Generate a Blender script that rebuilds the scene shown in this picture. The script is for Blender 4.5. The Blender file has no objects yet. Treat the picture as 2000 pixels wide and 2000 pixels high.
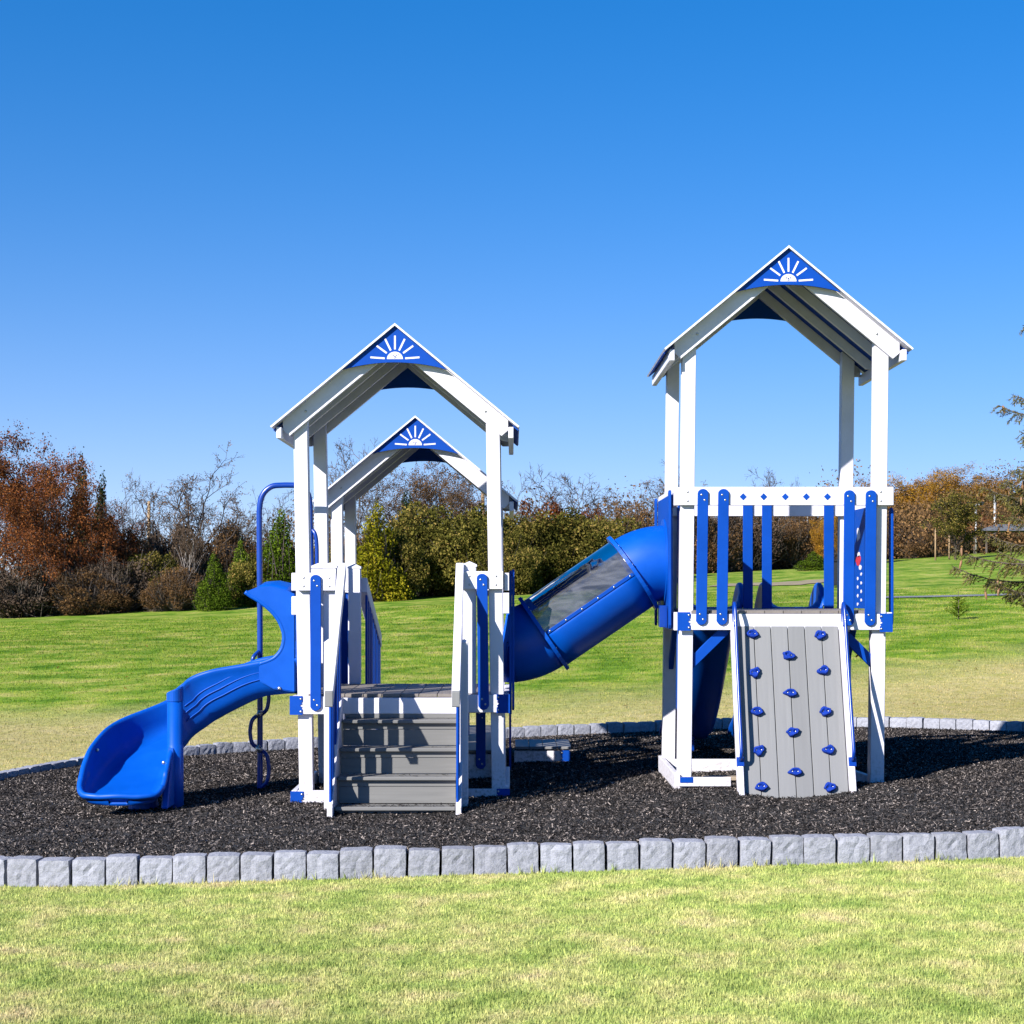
import bpy, bmesh, math, random
import numpy as np
from mathutils import Vector, Matrix, Euler

R = math.radians
SC = bpy.context.scene
COL = SC.collection

# ------------------------------------------------------------------ camera, sky, sun, exposure
CAMY, CAMZ, F = -12.5, 1.63, 3187.0          # F = focal length in pixels of the 2000 px photograph
cam_d = bpy.data.cameras.new("camera")
cam_d.sensor_width = 36.0
cam_d.lens = 36.0 * F / 2000.0
cam_d.shift_y = 0.075
cam_d.clip_start = 0.1
cam_d.clip_end = 5000
cam = bpy.data.objects.new("camera", cam_d)
cam.location = (0, CAMY, CAMZ)
cam.rotation_euler = (R(90), 0, 0)
COL.objects.link(cam)
SC.camera = cam

SUN_TRAVEL = Vector((1.2, 1.3, -1.0)).normalized()
SUN_EL = math.asin(-SUN_TRAVEL.z)
SUN_AZ = math.atan2(-SUN_TRAVEL.x, -SUN_TRAVEL.y)   # clockwise from +Y
world = bpy.data.worlds.new("World")
SC.world = world
world.use_nodes = True
wn = world.node_tree
wn.nodes.clear()
w_out = wn.nodes.new("ShaderNodeOutputWorld")
w_bg = wn.nodes.new("ShaderNodeBackground")
w_sky = wn.nodes.new("ShaderNodeTexSky")
w_sky.sky_type = 'NISHITA'
w_sky.sun_disc = False
w_sky.sun_elevation = SUN_EL
w_sky.sun_rotation = SUN_AZ
w_sky.altitude = 1500
w_sky.air_density = 1.0
w_sky.dust_density = 0.0
w_sky.ozone_density = 4.0
w_hs = wn.nodes.new("ShaderNodeHueSaturation")
w_hs.inputs['Saturation'].default_value = 1.6
w_hs.inputs['Hue'].default_value = 0.502
w_bg.inputs['Strength'].default_value = 0.102
w_tc = wn.nodes.new("ShaderNodeTexCoord")
w_add = wn.nodes.new("ShaderNodeVectorMath")
w_add.operation = 'ADD'
w_add.inputs[1].default_value = (0, 0, 0.22)
w_nrm = wn.nodes.new("ShaderNodeVectorMath")
w_nrm.operation = 'NORMALIZE'
wn.links.new(w_tc.outputs['Generated'], w_add.inputs[0])
wn.links.new(w_add.outputs[0], w_nrm.inputs[0])
wn.links.new(w_nrm.outputs[0], w_sky.inputs[0])
wn.links.new(w_sky.outputs[0], w_hs.inputs['Color'])
# pale haze that thickens towards the horizon, the same all the way round
w_sep = wn.nodes.new("ShaderNodeSeparateXYZ")
wn.links.new(w_tc.outputs['Generated'], w_sep.inputs[0])
w_abs = wn.nodes.new("ShaderNodeMath"); w_abs.operation = 'ABSOLUTE'
wn.links.new(w_sep.outputs[2], w_abs.inputs[0])
w_k = wn.nodes.new("ShaderNodeMath"); w_k.operation = 'MULTIPLY'; w_k.inputs[1].default_value = -10.5
wn.links.new(w_abs.outputs[0], w_k.inputs[0])
w_e = wn.nodes.new("ShaderNodeMath"); w_e.operation = 'EXPONENT'
wn.links.new(w_k.outputs[0], w_e.inputs[0])
w_m = wn.nodes.new("ShaderNodeMath"); w_m.operation = 'MULTIPLY'; w_m.inputs[1].default_value = 0.95
wn.links.new(w_e.outputs[0], w_m.inputs[0])
w_mix = wn.nodes.new("ShaderNodeMix"); w_mix.data_type = 'RGBA'
wn.links.new(w_m.outputs[0], w_mix.inputs[0])
wn.links.new(w_hs.outputs[0], w_mix.inputs[6])
w_mix.inputs[7].default_value = (3.5, 4.0, 4.35, 1)
wn.links.new(w_mix.outputs[2], w_bg.inputs[0])
wn.links.new(w_bg.outputs[0], w_out.inputs[0])

sun_d = bpy.data.lights.new("sun", 'SUN')
sun_d.energy = 5.0
sun_d.angle = R(0.55)
sun_d.color = (1.0, 0.955, 0.88)
sun = bpy.data.objects.new("sun", sun_d)
sun.rotation_euler = SUN_TRAVEL.to_track_quat('-Z', 'Y').to_euler()
COL.objects.link(sun)

SC.view_settings.view_transform = 'Standard'
SC.view_settings.look = 'None'
SC.view_settings.exposure = 1.3
SC.view_settings.gamma = 1.0
SC.view_settings.use_curve_mapping = False
try:
    SC.cycles.max_bounces = 8
    SC.cycles.transparent_max_bounces = 12
    SC.cycles.caustics_reflective = False
    SC.cycles.caustics_refractive = False
except Exception:
    pass


def W(px, py, Y):
    """a point of the photograph (2000 px) at depth Y -> world"""
    s = F / (Y - CAMY)
    return Vector(((px - 1000) / s, Y, CAMZ - (py - 1150) / s))


# ------------------------------------------------------------------ materials
def new_mat(name):
    m = bpy.data.materials.new(name)
    m.use_nodes = True
    nt = m.node_tree
    b = nt.nodes['Principled BSDF']
    return m, nt, b


def N(nt, t, **kw):
    n = nt.nodes.new(t)
    for k, v in kw.items():
        if k in n.inputs:
            n.inputs[k].default_value = v
        else:
            setattr(n, k, v)
    return n


KA = 0.72      # common scale that keeps the surfaces at real-world reflectances for this exposure


def ramp(nt, stops, fac=None, k=KA):
    r = nt.nodes.new("ShaderNodeValToRGB")
    e = r.color_ramp.elements
    while len(e) < len(stops):
        e.new(0.5)
    for i, (p, c) in enumerate(stops):
        e[i].position = p
        e[i].color = (c[0] * k, c[1] * k, c[2] * k, 1)
    if fac is not None:
        nt.links.new(fac, r.inputs[0])
    return r


def simple(name, col, rough=0.45, var=0.06, scale=6.0, bump=0.0, bscale=60.0, coat=0.0, metal=0.0, spec=0.5):
    m, nt, b = new_mat(name)
    tc = N(nt, "ShaderNodeTexCoord")
    no = N(nt, "ShaderNodeTexNoise")
    no.inputs['Scale'].default_value = scale
    no.inputs['Detail'].default_value = 5
    nt.links.new(tc.outputs['Object'], no.inputs['Vector'])
    lo = [c * (1 - var) for c in col]
    hi = [min(1, c * (1 + var)) for c in col]
    rp = ramp(nt, [(0.3, lo), (0.7, hi)], no.outputs['Fac'])
    nt.links.new(rp.outputs[0], b.inputs['Base Color'])
    mr = N(nt, "ShaderNodeMapRange")
    mr.inputs['To Min'].default_value = max(0.02, rough - 0.08)
    mr.inputs['To Max'].default_value = min(1, rough + 0.08)
    nt.links.new(no.outputs['Fac'], mr.inputs['Value'])
    nt.links.new(mr.outputs[0], b.inputs['Roughness'])
    b.inputs['Metallic'].default_value = metal
    b.inputs['Specular IOR Level'].default_value = spec
    b.inputs['Coat Weight'].default_value = coat
    if bump > 0:
        n2 = N(nt, "ShaderNodeTexNoise")
        n2.inputs['Scale'].default_value = bscale
        n2.inputs['Detail'].default_value = 6
        nt.links.new(tc.outputs['Object'], n2.inputs['Vector'])
        bp = N(nt, "ShaderNodeBump")
        bp.inputs['Strength'].default_value = bump
        bp.inputs['Distance'].default_value = 0.01
        nt.links.new(n2.outputs['Fac'], bp.inputs['Height'])
        nt.links.new(bp.outputs[0], b.inputs['Normal'])
    return m


def grain(name, col, axis=1, rough=0.6, var=0.14):
    """composite boards: colour streaks stretched along one object axis, fine relief"""
    m, nt, b = new_mat(name)
    tc = N(nt, "ShaderNodeTexCoord")
    mp = N(nt, "ShaderNodeMapping")
    sc = [26.0, 26.0, 26.0]
    sc[axis] = 1.6
    mp.inputs['Scale'].default_value = sc
    oi = N(nt, "ShaderNodeObjectInfo")
    nt.links.new(tc.outputs['Object'], mp.inputs[0])
    nt.links.new(oi.outputs['Random'], mp.inputs['Location'])
    no = N(nt, "ShaderNodeTexNoise")
    no.inputs['Scale'].default_value = 1.0
    no.inputs['Detail'].default_value = 6
    no.inputs['Distortion'].default_value = 0.6
    nt.links.new(mp.outputs[0], no.inputs['Vector'])
    rp = ramp(nt, [(0.25, [c * (1 - var) for c in col]), (0.75, [c * (1 + var) for c in col])], no.outputs['Fac'])
    hs = N(nt, "ShaderNodeHueSaturation")
    mr = N(nt, "ShaderNodeMapRange")
    mr.inputs['To Min'].default_value = 0.9
    mr.inputs['To Max'].default_value = 1.1
    nt.links.new(oi.outputs['Random'], mr.inputs['Value'])
    nt.links.new(mr.outputs[0], hs.inputs['Value'])
    nt.links.new(rp.outputs[0], hs.inputs['Color'])
    nt.links.new(hs.outputs[0], b.inputs['Base Color'])
    b.inputs['Roughness'].default_value = rough
    bp = N(nt, "ShaderNodeBump")
    bp.inputs['Strength'].default_value = 0.25
    bp.inputs['Distance'].default_value = 0.004
    nt.links.new(no.outputs['Fac'], bp.inputs['Height'])
    nt.links.new(bp.outputs[0], b.inputs['Normal'])
    return m


M = {}
def white_mat():
    m, nt, b = new_mat('white_vinyl')
    ge = N(nt, "ShaderNodeNewGeometry")
    sx = N(nt, "ShaderNodeSeparateXYZ")
    nt.links.new(ge.outputs['Position'], sx.inputs[0])
    n1 = N(nt, "ShaderNodeTexNoise"); n1.inputs['Scale'].default_value = 4.0; n1.inputs['Detail'].default_value = 8; n1.inputs['Roughness'].default_value = 0.7
    n2 = N(nt, "ShaderNodeTexNoise"); n2.inputs['Scale'].default_value = 45.0; n2.inputs['Detail'].default_value = 5
    for n in (n1, n2): nt.links.new(ge.outputs['Position'], n.inputs['Vector'])
    rp = ramp(nt, [(0.30, (0.63, 0.615, 0.685)), (0.52, (0.72, 0.705, 0.80)), (0.8, (0.75, 0.735, 0.83))], n1.outputs['Fac'])
    mr = N(nt, "ShaderNodeMapRange")       # splash height above the mulch
    mr.inputs['From Min'].default_value = 0.02; mr.inputs['From Max'].default_value = 0.42
    mr.inputs['To Min'].default_value = 0.75; mr.inputs['To Max'].default_value = 0.0
    nt.links.new(sx.outputs[2], mr.inputs['Value'])
    sp = ramp(nt, [(0.48, (0, 0, 0)), (0.66, (1, 1, 1))], n2.outputs['Fac'], 1.0)
    mu = N(nt, "ShaderNodeMath", operation='MULTIPLY')
    nt.links.new(mr.outputs[0], mu.inputs[0]); nt.links.new(sp.outputs[0], mu.inputs[1])
    mx = N(nt, "ShaderNodeMix", data_type='RGBA')
    nt.links.new(mu.outputs[0], mx.inputs[0]); nt.links.new(rp.outputs[0], mx.inputs[6])
    mx.inputs[7].default_value = (0.22, 0.19, 0.165, 1)
    nt.links.new(mx.outputs[2], b.inputs['Base Color'])
    b.inputs['Roughness'].default_value = 0.45
    b.inputs['Specular IOR Level'].default_value = 0.3
    bp = N(nt, "ShaderNodeBump"); bp.inputs['Strength'].default_value = 0.04; bp.inputs['Distance'].default_value = 0.004
    nt.links.new(n2.outputs['Fac'], bp.inputs['Height']); nt.links.new(bp.outputs[0], b.inputs['Normal'])
    return m


def worn_plastic(name, col, rough, wear=0.5, spec=0.35):
    m, nt, b = new_mat(name)
    ge = N(nt, "ShaderNodeNewGeometry")
    n1 = N(nt, "ShaderNodeTexNoise"); n1.inputs['Scale'].default_value = 3.2; n1.inputs['Detail'].default_value = 9; n1.inputs['Roughness'].default_value = 0.72
    mp = N(nt, "ShaderNodeMapping"); mp.inputs['Rotation'].default_value = (0.2, 0.55, 0.3); mp.inputs['Scale'].default_value = (5, 70, 70)
    n2 = N(nt, "ShaderNodeTexNoise"); n2.inputs['Scale'].default_value = 1.0; n2.inputs['Detail'].default_value = 6
    nt.links.new(ge.outputs['Position'], n1.inputs['Vector']); nt.links.new(ge.outputs['Position'], mp.inputs[0]); nt.links.new(mp.outputs[0], n2.inputs['Vector'])
    base = ramp(nt, [(0.3, [c * 0.86 for c in col]), (0.7, [c * 1.1 for c in col])], n1.outputs['Fac'])
    sc = ramp(nt, [(0.60, (0, 0, 0)), (0.74, (wear, wear, wear))], n2.outputs['Fac'], 1.0)
    du = ramp(nt, [(0.5, (0, 0, 0)), (0.75, (0.5, 0.5, 0.5))], n1.outputs['Fac'], 1.0)
    mu = N(nt, "ShaderNodeMath", operation='MULTIPLY')
    nt.links.new(sc.outputs[0], mu.inputs[0]); nt.links.new(du.outputs[0], mu.inputs[1])
    mx = N(nt, "ShaderNodeMix", data_type='RGBA')
    nt.links.new(mu.outputs[0], mx.inputs[0]); nt.links.new(base.outputs[0], mx.inputs[6])
    mx.inputs[7].default_value = (0.03, 0.13, 0.36, 1)
    nt.links.new(mx.outputs[2], b.inputs['Base Color'])
    mr = N(nt, "ShaderNodeMapRange"); mr.inputs['To Min'].default_value = rough - 0.1; mr.inputs['To Max'].default_value = rough + 0.16
    nt.links.new(n1.outputs['Fac'], mr.inputs['Value']); nt.links.new(mr.outputs[0], b.inputs['Roughness'])
    b.inputs['Specular IOR Level'].default_value = spec
    bp = N(nt, "ShaderNodeBump"); bp.inputs['Strength'].default_value = 0.05; bp.inputs['Distance'].default_value = 0.003
    nt.links.new(n2.outputs['Fac'], bp.inputs['Height']); nt.links.new(bp.outputs[0], b.inputs['Normal'])
    return m


M['white'] = white_mat()
M['blue'] = worn_plastic('blue_poly_board', (0.0, 0.056, 0.37), 0.55, 0.3, 0.12)
M['bluepl'] = worn_plastic('blue_moulded_plastic', (0.0, 0.078, 0.47), 0.38, 0.7, 0.22)
M['bluetube'] = simple('blue_powder_coat', (0.002, 0.04, 0.30), 0.3, 0.05, 9.0, 0.0, 60, 0.15, spec=0.4)
M['hold'] = simple('blue_climbing_hold', (0.002, 0.032, 0.30), 0.75, 0.12, 20.0, 0.5, 120, spec=0.2)
M['gboard'] = grain('grey_composite_step', (0.165, 0.163, 0.162), 0)
M['gwall'] = grain('grey_composite_wall', (0.19, 0.191, 0.20), 2, 0.62, 0.06)
M['gdeck'] = grain('brown_grey_deck', (0.19, 0.165, 0.15), 1)
M['steel'] = simple('bolt_steel', (0.55, 0.55, 0.56), 0.35, 0.1, 40, 0, 60, 0, 0.9)
M['dark'] = simple('dark_plastic', (0.012, 0.012, 0.014), 0.5, 0.2)
M['sunface'] = simple('navy_engraving', (0.003, 0.03, 0.22), 0.5, 0.05)
M['red'] = simple('red_print', (0.5, 0.012, 0.03), 0.5, 0.1)
M['plank'] = grain('pale_plank', (0.34, 0.27, 0.2), 0)
M['asph'] = simple('grey_path', (0.17, 0.18, 0.2), 0.9, 0.2, 3, 0.3)
M['wood'] = grain('utility_pole_wood', (0.30, 0.20, 0.11), 2, 0.8, 0.3)
M['galv'] = simple('galvanised_pole', (0.42, 0.42, 0.42), 0.5, 0.1, 5, 0, 60, 0, 0.3)
M['greyroof'] = simple('grey_canopy', (0.13, 0.135, 0.145), 0.7, 0.1, 2)
M['carblue'] = simple('car_paint', (0.02, 0.07, 0.2), 0.2, 0.05, 5, 0, 60, 0.8)
M['glassdark'] = simple('car_glass', (0.01, 0.012, 0.015), 0.08, 0.05)
M['tyre'] = simple('tyre_rubber', (0.015, 0.015, 0.016), 0.8, 0.1)


def stone_mat():
    m, nt, b = new_mat('split_face_stone')
    tc = N(nt, "ShaderNodeTexCoord")
    oi = N(nt, "ShaderNodeObjectInfo")
    mp = N(nt, "ShaderNodeMapping")
    mx = N(nt, "ShaderNodeVectorMath", operation='SCALE')
    mx.inputs['Scale'].default_value = 13.0
    cx = N(nt, "ShaderNodeCombineXYZ")
    for k in range(3):
        nt.links.new(oi.outputs['Random'], cx.inputs[k])
    nt.links.new(cx.outputs[0], mx.inputs[0])
    nt.links.new(tc.outputs['Object'], mp.inputs[0])
    nt.links.new(mx.outputs[0], mp.inputs['Location'])
    n1 = N(nt, "ShaderNodeTexNoise")
    n1.inputs['Scale'].default_value = 38
    n1.inputs['Detail'].default_value = 8
    n1.inputs['Roughness'].default_value = 0.7
    nt.links.new(mp.outputs[0], n1.inputs['Vector'])
    rp = ramp(nt, [(0.22, (0.14, 0.147, 0.185)), (0.45, (0.285, 0.294, 0.352)), (0.8, (0.42, 0.427, 0.49))], n1.outputs['Fac'])
    hs = N(nt, "ShaderNodeHueSaturation")
    mr = N(nt, "ShaderNodeMapRange")
    mr.inputs['To Min'].default_value = 0.84
    mr.inputs['To Max'].default_value = 1.06
    nt.links.new(oi.outputs['Random'], mr.inputs['Value'])
    nt.links.new(mr.outputs[0], hs.inputs['Value'])
    nt.links.new(rp.outputs[0], hs.inputs['Color'])
    nt.links.new(hs.outputs[0], b.inputs['Base Color'])
    b.inputs['Roughness'].default_value = 0.9
    bp = N(nt, "ShaderNodeBump")
    bp.inputs['Strength'].default_value = 0.9
    bp.inputs['Distance'].default_value = 0.012
    nt.links.new(n1.outputs['Fac'], bp.inputs['Height'])
    nt.links.new(bp.outputs[0], b.inputs['Normal'])
    return m


M['stone'] = stone_mat()


def window_mat():
    m = bpy.data.materials.new('scratched_window_painted_reflection')
    m.use_nodes = True
    nt = m.node_tree
    nt.nodes.clear()
    out = N(nt, "ShaderNodeOutputMaterial")
    tr = N(nt, "ShaderNodeBsdfTransparent")
    tr.inputs[0].default_value = (0.56, 0.57, 0.68, 1)
    gl = N(nt, "ShaderNodeBsdfGlossy")
    gl.inputs['Roughness'].default_value = 0.06
    df = N(nt, "ShaderNodeBsdfDiffuse")
    df.inputs[0].default_value = (0.12, 0.122, 0.135, 1)
    fr = N(nt, "ShaderNodeFresnel")
    fr.inputs[0].default_value = 1.5
    tc = N(nt, "ShaderNodeTexCoord")
    mp = N(nt, "ShaderNodeMapping")
    mp.inputs['Rotation'].default_value = (0, R(34.3), 0)
    mp.inputs['Scale'].default_value = (1.5, 7, 7)
    n1 = N(nt, "ShaderNodeTexNoise")
    n1.inputs['Scale'].default_value = 2.2
    n1.inputs['Detail'].default_value = 8
    n1.inputs['Distortion'].default_value = 1.2
    nt.links.new(tc.outputs['Object'], mp.inputs[0])
    nt.links.new(mp.outputs[0], n1.inputs['Vector'])
    rp = ramp(nt, [(0.36, (0.22,) * 3), (0.68, (0.66,) * 3)], n1.outputs['Fac'], 1.0)  # streaky grey film: scratches and dirt haze, plus grey reflections painted into the colour
    m1 = N(nt, "ShaderNodeMixShader")
    nt.links.new(rp.outputs[0], m1.inputs[0])
    nt.links.new(tr.outputs[0], m1.inputs[1])
    nt.links.new(df.outputs[0], m1.inputs[2])
    m2 = N(nt, "ShaderNodeMixShader")
    mul = N(nt, "ShaderNodeMath", operation='MULTIPLY_ADD')
    mul.inputs[1].default_value = 1.5
    mul.inputs[2].default_value = 0.02
    mul.use_clamp = True
    nt.links.new(fr.outputs[0], mul.inputs[0])
    nt.links.new(mul.outputs[0], m2.inputs[0])
    nt.links.new(m1.outputs[0], m2.inputs[1])
    nt.links.new(gl.outputs[0], m2.inputs[2])
    bp = N(nt, "ShaderNodeBump")
    bp.inputs['Strength'].default_value = 0.25
    bp.inputs['Distance'].default_value = 0.03
    n2 = N(nt, "ShaderNodeTexNoise")
    n2.inputs['Scale'].default_value = 5
    nt.links.new(tc.outputs['Object'], n2.inputs['Vector'])
    nt.links.new(n2.outputs['Fac'], bp.inputs['Height'])
    nt.links.new(bp.outputs[0], gl.inputs['Normal'])
    nt.links.new(m2.outputs[0], out.inputs[0])
    return m


M['window'] = window_mat()


def lawn_nodes(nt):
    """colour of the turf from world position: green, yellow-green and dry tan patches; a worn dry belt behind the bed"""
    ge = N(nt, "ShaderNodeNewGeometry")
    sx = N(nt, "ShaderNodeSeparateXYZ")
    nt.links.new(ge.outputs['Position'], sx.inputs[0])
    flat = N(nt, "ShaderNodeCombineXYZ")
    nt.links.new(sx.outputs[0], flat.inputs[0])
    nt.links.new(sx.outputs[1], flat.inputs[1])

    def noise(scale, detail=4, rough=0.55):
        n = N(nt, "ShaderNodeTexNoise")
        n.inputs['Scale'].default_value = scale
        n.inputs['Detail'].default_value = detail
        n.inputs['Roughness'].default_value = rough
        nt.links.new(flat.outputs[0], n.inputs['Vector'])
        return n
    big = noise(0.16, 3)
    mid = noise(2.6, 6, 0.62)
    fine = noise(9.0, 4, 0.6)
    midf = noise(0.75, 8, 0.68)
    # greenness of far lawn vs the short yellowish lawn in front
    near = ramp(nt, [(0.30, (0.25, 0.36, 0.085)), (0.46, (0.41, 0.48, 0.15)), (0.58, (0.54, 0.54, 0.215)), (0.72, (0.66, 0.56, 0.32))], mid.outputs['Fac'])
    far = ramp(nt, [(0.33, (0.05, 0.13, 0.006)), (0.45, (0.13, 0.235, 0.016)), (0.55, (0.25, 0.31, 0.045)), (0.67, (0.40, 0.365, 0.115))], midf.outputs['Fac'])
    dry = ramp(nt, [(0.25, (0.33, 0.32, 0.085)), (0.5, (0.47, 0.40, 0.165)), (0.8, (0.55, 0.45, 0.25))], mid.outputs['Fac'])
    # belt mask: distance behind the bed edge
    wob = N(nt, "ShaderNodeMath", operation='MULTIPLY_ADD')
    nt.links.new(big.outputs['Fac'], wob.inputs[0])
    wob.inputs[1].default_value = 9.0
    xr_ = N(nt, "ShaderNodeMapRange")        # the dry belt reaches further back towards the right
    xr_.inputs['From Min'].default_value = 2.0
    xr_.inputs['From Max'].default_value = 12.0
    xr_.inputs['To Min'].default_value = 0.0
    xr_.inputs['To Max'].default_value = -9.0
    nt.links.new(sx.outputs[0], xr_.inputs['Value'])
    ysh = N(nt, "ShaderNodeMath", operation='ADD')
    nt.links.new(sx.outputs[1], ysh.inputs[0])
    nt.links.new(xr_.outputs[0], ysh.inputs[1])
    nt.links.new(ysh.outputs[0], wob.inputs[2])
    isfar = N(nt, "ShaderNodeMapRange")
    isfar.inputs['From Min'].default_value = 3.0
    isfar.inputs['From Max'].default_value = 4.0
    nt.links.new(sx.outputs[1], isfar.inputs['Value'])
    belt = N(nt, "ShaderNodeMapRange")
    belt.inputs['From Min'].default_value = 14.5
    belt.inputs['From Max'].default_value = 20.0
    belt.inputs['To Min'].default_value = 0.92
    belt.inputs['To Max'].default_value = 0.0
    nt.links.new(wob.outputs[0], belt.inputs['Value'])

    def mix(fac, a, b_):
        mx = N(nt, "ShaderNodeMix", data_type='RGBA')
        if hasattr(fac, 'default_value') and not hasattr(fac, 'is_linked'):
            mx.inputs[0].default_value = fac
        else:
            nt.links.new(fac, mx.inputs[0])
        nt.links.new(a, mx.inputs[6])
        nt.links.new(b_, mx.inputs[7])
        return mx.outputs[2]
    c1 = mix(belt.outputs[0], far.outputs[0], dry.outputs[0])
    c2 = mix(isfar.outputs[0], near.outputs[0], c1)
    hv = N(nt, "ShaderNodeHueSaturation")
    mr = N(nt, "ShaderNodeMapRange")
    mr.inputs['From Min'].default_value = 0.25
    mr.inputs['From Max'].default_value = 0.75
    mr.inputs['To Min'].default_value = 0.72
    mr.inputs['To Max'].default_value = 1.28
    nt.links.new(fine.outputs['Fac'], mr.inputs['Value'])
    nt.links.new(mr.outputs[0], hv.inputs['Value'])
    nt.links.new(c2, hv.inputs['Color'])
    big2 = N(nt, "ShaderNodeHueSaturation")
    mr2 = N(nt, "ShaderNodeMapRange")
    mr2.inputs['From Min'].default_value = 0.3
    mr2.inputs['From Max'].default_value = 0.7
    mr2.inputs['To Min'].default_value = 0.86
    mr2.inputs['To Max'].default_value = 1.12
    nt.links.new(big.outputs['Fac'], mr2.inputs['Value'])
    nt.links.new(mr2.outputs[0], big2.inputs['Value'])
    nt.links.new(hv.outputs[0], big2.inputs['Color'])
    return big2.outputs[0], fine


def lawn_mat():
    m, nt, b = new_mat('lawn_turf')
    c, fine = lawn_nodes(nt)
    nt.links.new(c, b.inputs['Base Color'])
    b.inputs['Roughness'].default_value = 0.95
    b.inputs['Specular IOR Level'].default_value = 0.1
    bp = N(nt, "ShaderNodeBump")
    bp.inputs['Strength'].default_value = 0.6
    bp.inputs['Distance'].default_value = 0.05
    nt.links.new(fine.outputs['Fac'], bp.inputs['Height'])
    nt.links.new(bp.outputs[0], b.inputs['Normal'])
    return m


def blade_mat():
    m, nt, b = new_mat('grass_blades')
    c, _ = lawn_nodes(nt)
    at = N(nt, "ShaderNodeAttribute", attribute_name='tint')
    hs = N(nt, "ShaderNodeHueSaturation")
    mr = N(nt, "ShaderNodeMapRange")
    mr.inputs['To Min'].default_value = 0.75
    mr.inputs['To Max'].default_value = 1.55
    nt.links.new(at.outputs['Fac'], mr.inputs['Value'])
    nt.links.new(mr.outputs[0], hs.inputs['Value'])
    mh = N(nt, "ShaderNodeMapRange")
    mh.inputs['To Min'].default_value = 0.515
    mh.inputs['To Max'].default_value = 0.475
    nt.links.new(at.outputs['Fac'], mh.inputs['Value'])
    nt.links.new(mh.outputs[0], hs.inputs['Hue'])
    nt.links.new(c, hs.inputs['Color'])
    nt.nodes.remove(b)
    df = N(nt, "ShaderNodeBsdfDiffuse")
    tl = N(nt, "ShaderNodeBsdfTranslucent")
    mx = N(nt, "ShaderNodeMixShader")
    mx.inputs[0].default_value = 0.35
    nt.links.new(hs.outputs[0], df.inputs[0])
    nt.links.new(hs.outputs[0], tl.inputs[0])
    nt.links.new(df.outputs[0], mx.inputs[1])
    nt.links.new(tl.outputs[0], mx.inputs[2])
    nt.links.new(mx.outputs[0], nt.nodes['Material Output'].inputs[0])
    return m


def leaf_mat(name, stops, trans=0.3):
    m, nt, b = new_mat(name)
    at = N(nt, "ShaderNodeAttribute", attribute_name='tint')
    oi = N(nt, "ShaderNodeObjectInfo")
    rp = ramp(nt, stops, at.outputs['Fac'])
    hs = N(nt, "ShaderNodeHueSaturation")
    mr = N(nt, "ShaderNodeMapRange")
    mr.inputs['To Min'].default_value = 0.8
    mr.inputs['To Max'].default_value = 1.2
    nt.links.new(oi.outputs['Random'], mr.inputs['Value'])
    nt.links.new(mr.outputs[0], hs.inputs['Value'])
    nt.links.new(rp.outputs[0], hs.inputs['Color'])
    nt.nodes.remove(b)
    df = N(nt, "ShaderNodeBsdfDiffuse")
    tl = N(nt, "ShaderNodeBsdfTranslucent")
    mx = N(nt, "ShaderNodeMixShader")
    mx.inputs[0].default_value = trans
    nt.links.new(hs.outputs[0], df.inputs[0])
    nt.links.new(hs.outputs[0], tl.inputs[0])
    nt.links.new(df.outputs[0], mx.inputs[1])
    nt.links.new(tl.outputs[0], mx.inputs[2])
    nt.links.new(mx.outputs[0], nt.nodes['Material Output'].inputs[0])
    return m


M['lawn'] = lawn_mat()
M['blade'] = blade_mat()
M['bark'] = simple('grey_brown_bark', (0.11, 0.085, 0.07), 0.9, 0.3, 8)
M['birch'] = simple('pale_bark', (0.27, 0.235, 0.215), 0.9, 0.25, 6)
M['bark_d'] = simple('dark_bark', (0.055, 0.04, 0.035), 0.9, 0.3, 8)
M['lf_rust'] = leaf_mat('rust_leaves', [(0, (0.06, 0.02, 0.012)), (0.5, (0.19, 0.065, 0.025)), (0.85, (0.33, 0.115, 0.035)), (1, (0.42, 0.18, 0.06))])
M['lf_brown'] = leaf_mat('brown_leaves', [(0, (0.055, 0.032, 0.016)), (0.5, (0.16, 0.092, 0.043)), (1, (0.31, 0.175, 0.075))])
M['lf_twig'] = leaf_mat('bare_twigs', [(0, (0.035, 0.026, 0.02)), (0.5, (0.075, 0.053, 0.039)), (1, (0.14, 0.098, 0.068))], 0.1)
M['lf_olive'] = leaf_mat('olive_leaves', [(0, (0.025, 0.03, 0.007)), (0.5, (0.135, 0.125, 0.026)), (0.85, (0.28, 0.22, 0.055)), (1, (0.42, 0.28, 0.09))])
M['lf_cedar'] = leaf_mat('cedar_foliage', [(0, (0.025, 0.05, 0.006)), (0.5, (0.10, 0.165, 0.014)), (1, (0.21, 0.28, 0.03))])
M['lf_yelgr'] = leaf_mat('yellow_green_foliage', [(0, (0.06, 0.075, 0.006)), (0.5, (0.25, 0.24, 0.015)), (1, (0.48, 0.37, 0.03))])
M['lf_orange'] = leaf_mat('orange_leaves', [(0, (0.16, 0.07, 0.012)), (0.5, (0.36, 0.17, 0.02)), (1, (0.50, 0.30, 0.04))])
M['lf_pine'] = leaf_mat('dark_needles', [(0, (0.010, 0.02, 0.012)), (0.5, (0.028, 0.05, 0.022)), (1, (0.06, 0.085, 0.03))], 0.1)
M['lf_spruce'] = leaf_mat('spruce_needles', [(0, (0.045, 0.05, 0.012)), (0.5, (0.145, 0.14, 0.036)), (1, (0.27, 0.23, 0.07))], 0.15)
M['cone'] = simple('spruce_cone', (0.24, 0.125, 0.06), 0.7, 0.25, 30, 0.5, 80)
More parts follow.
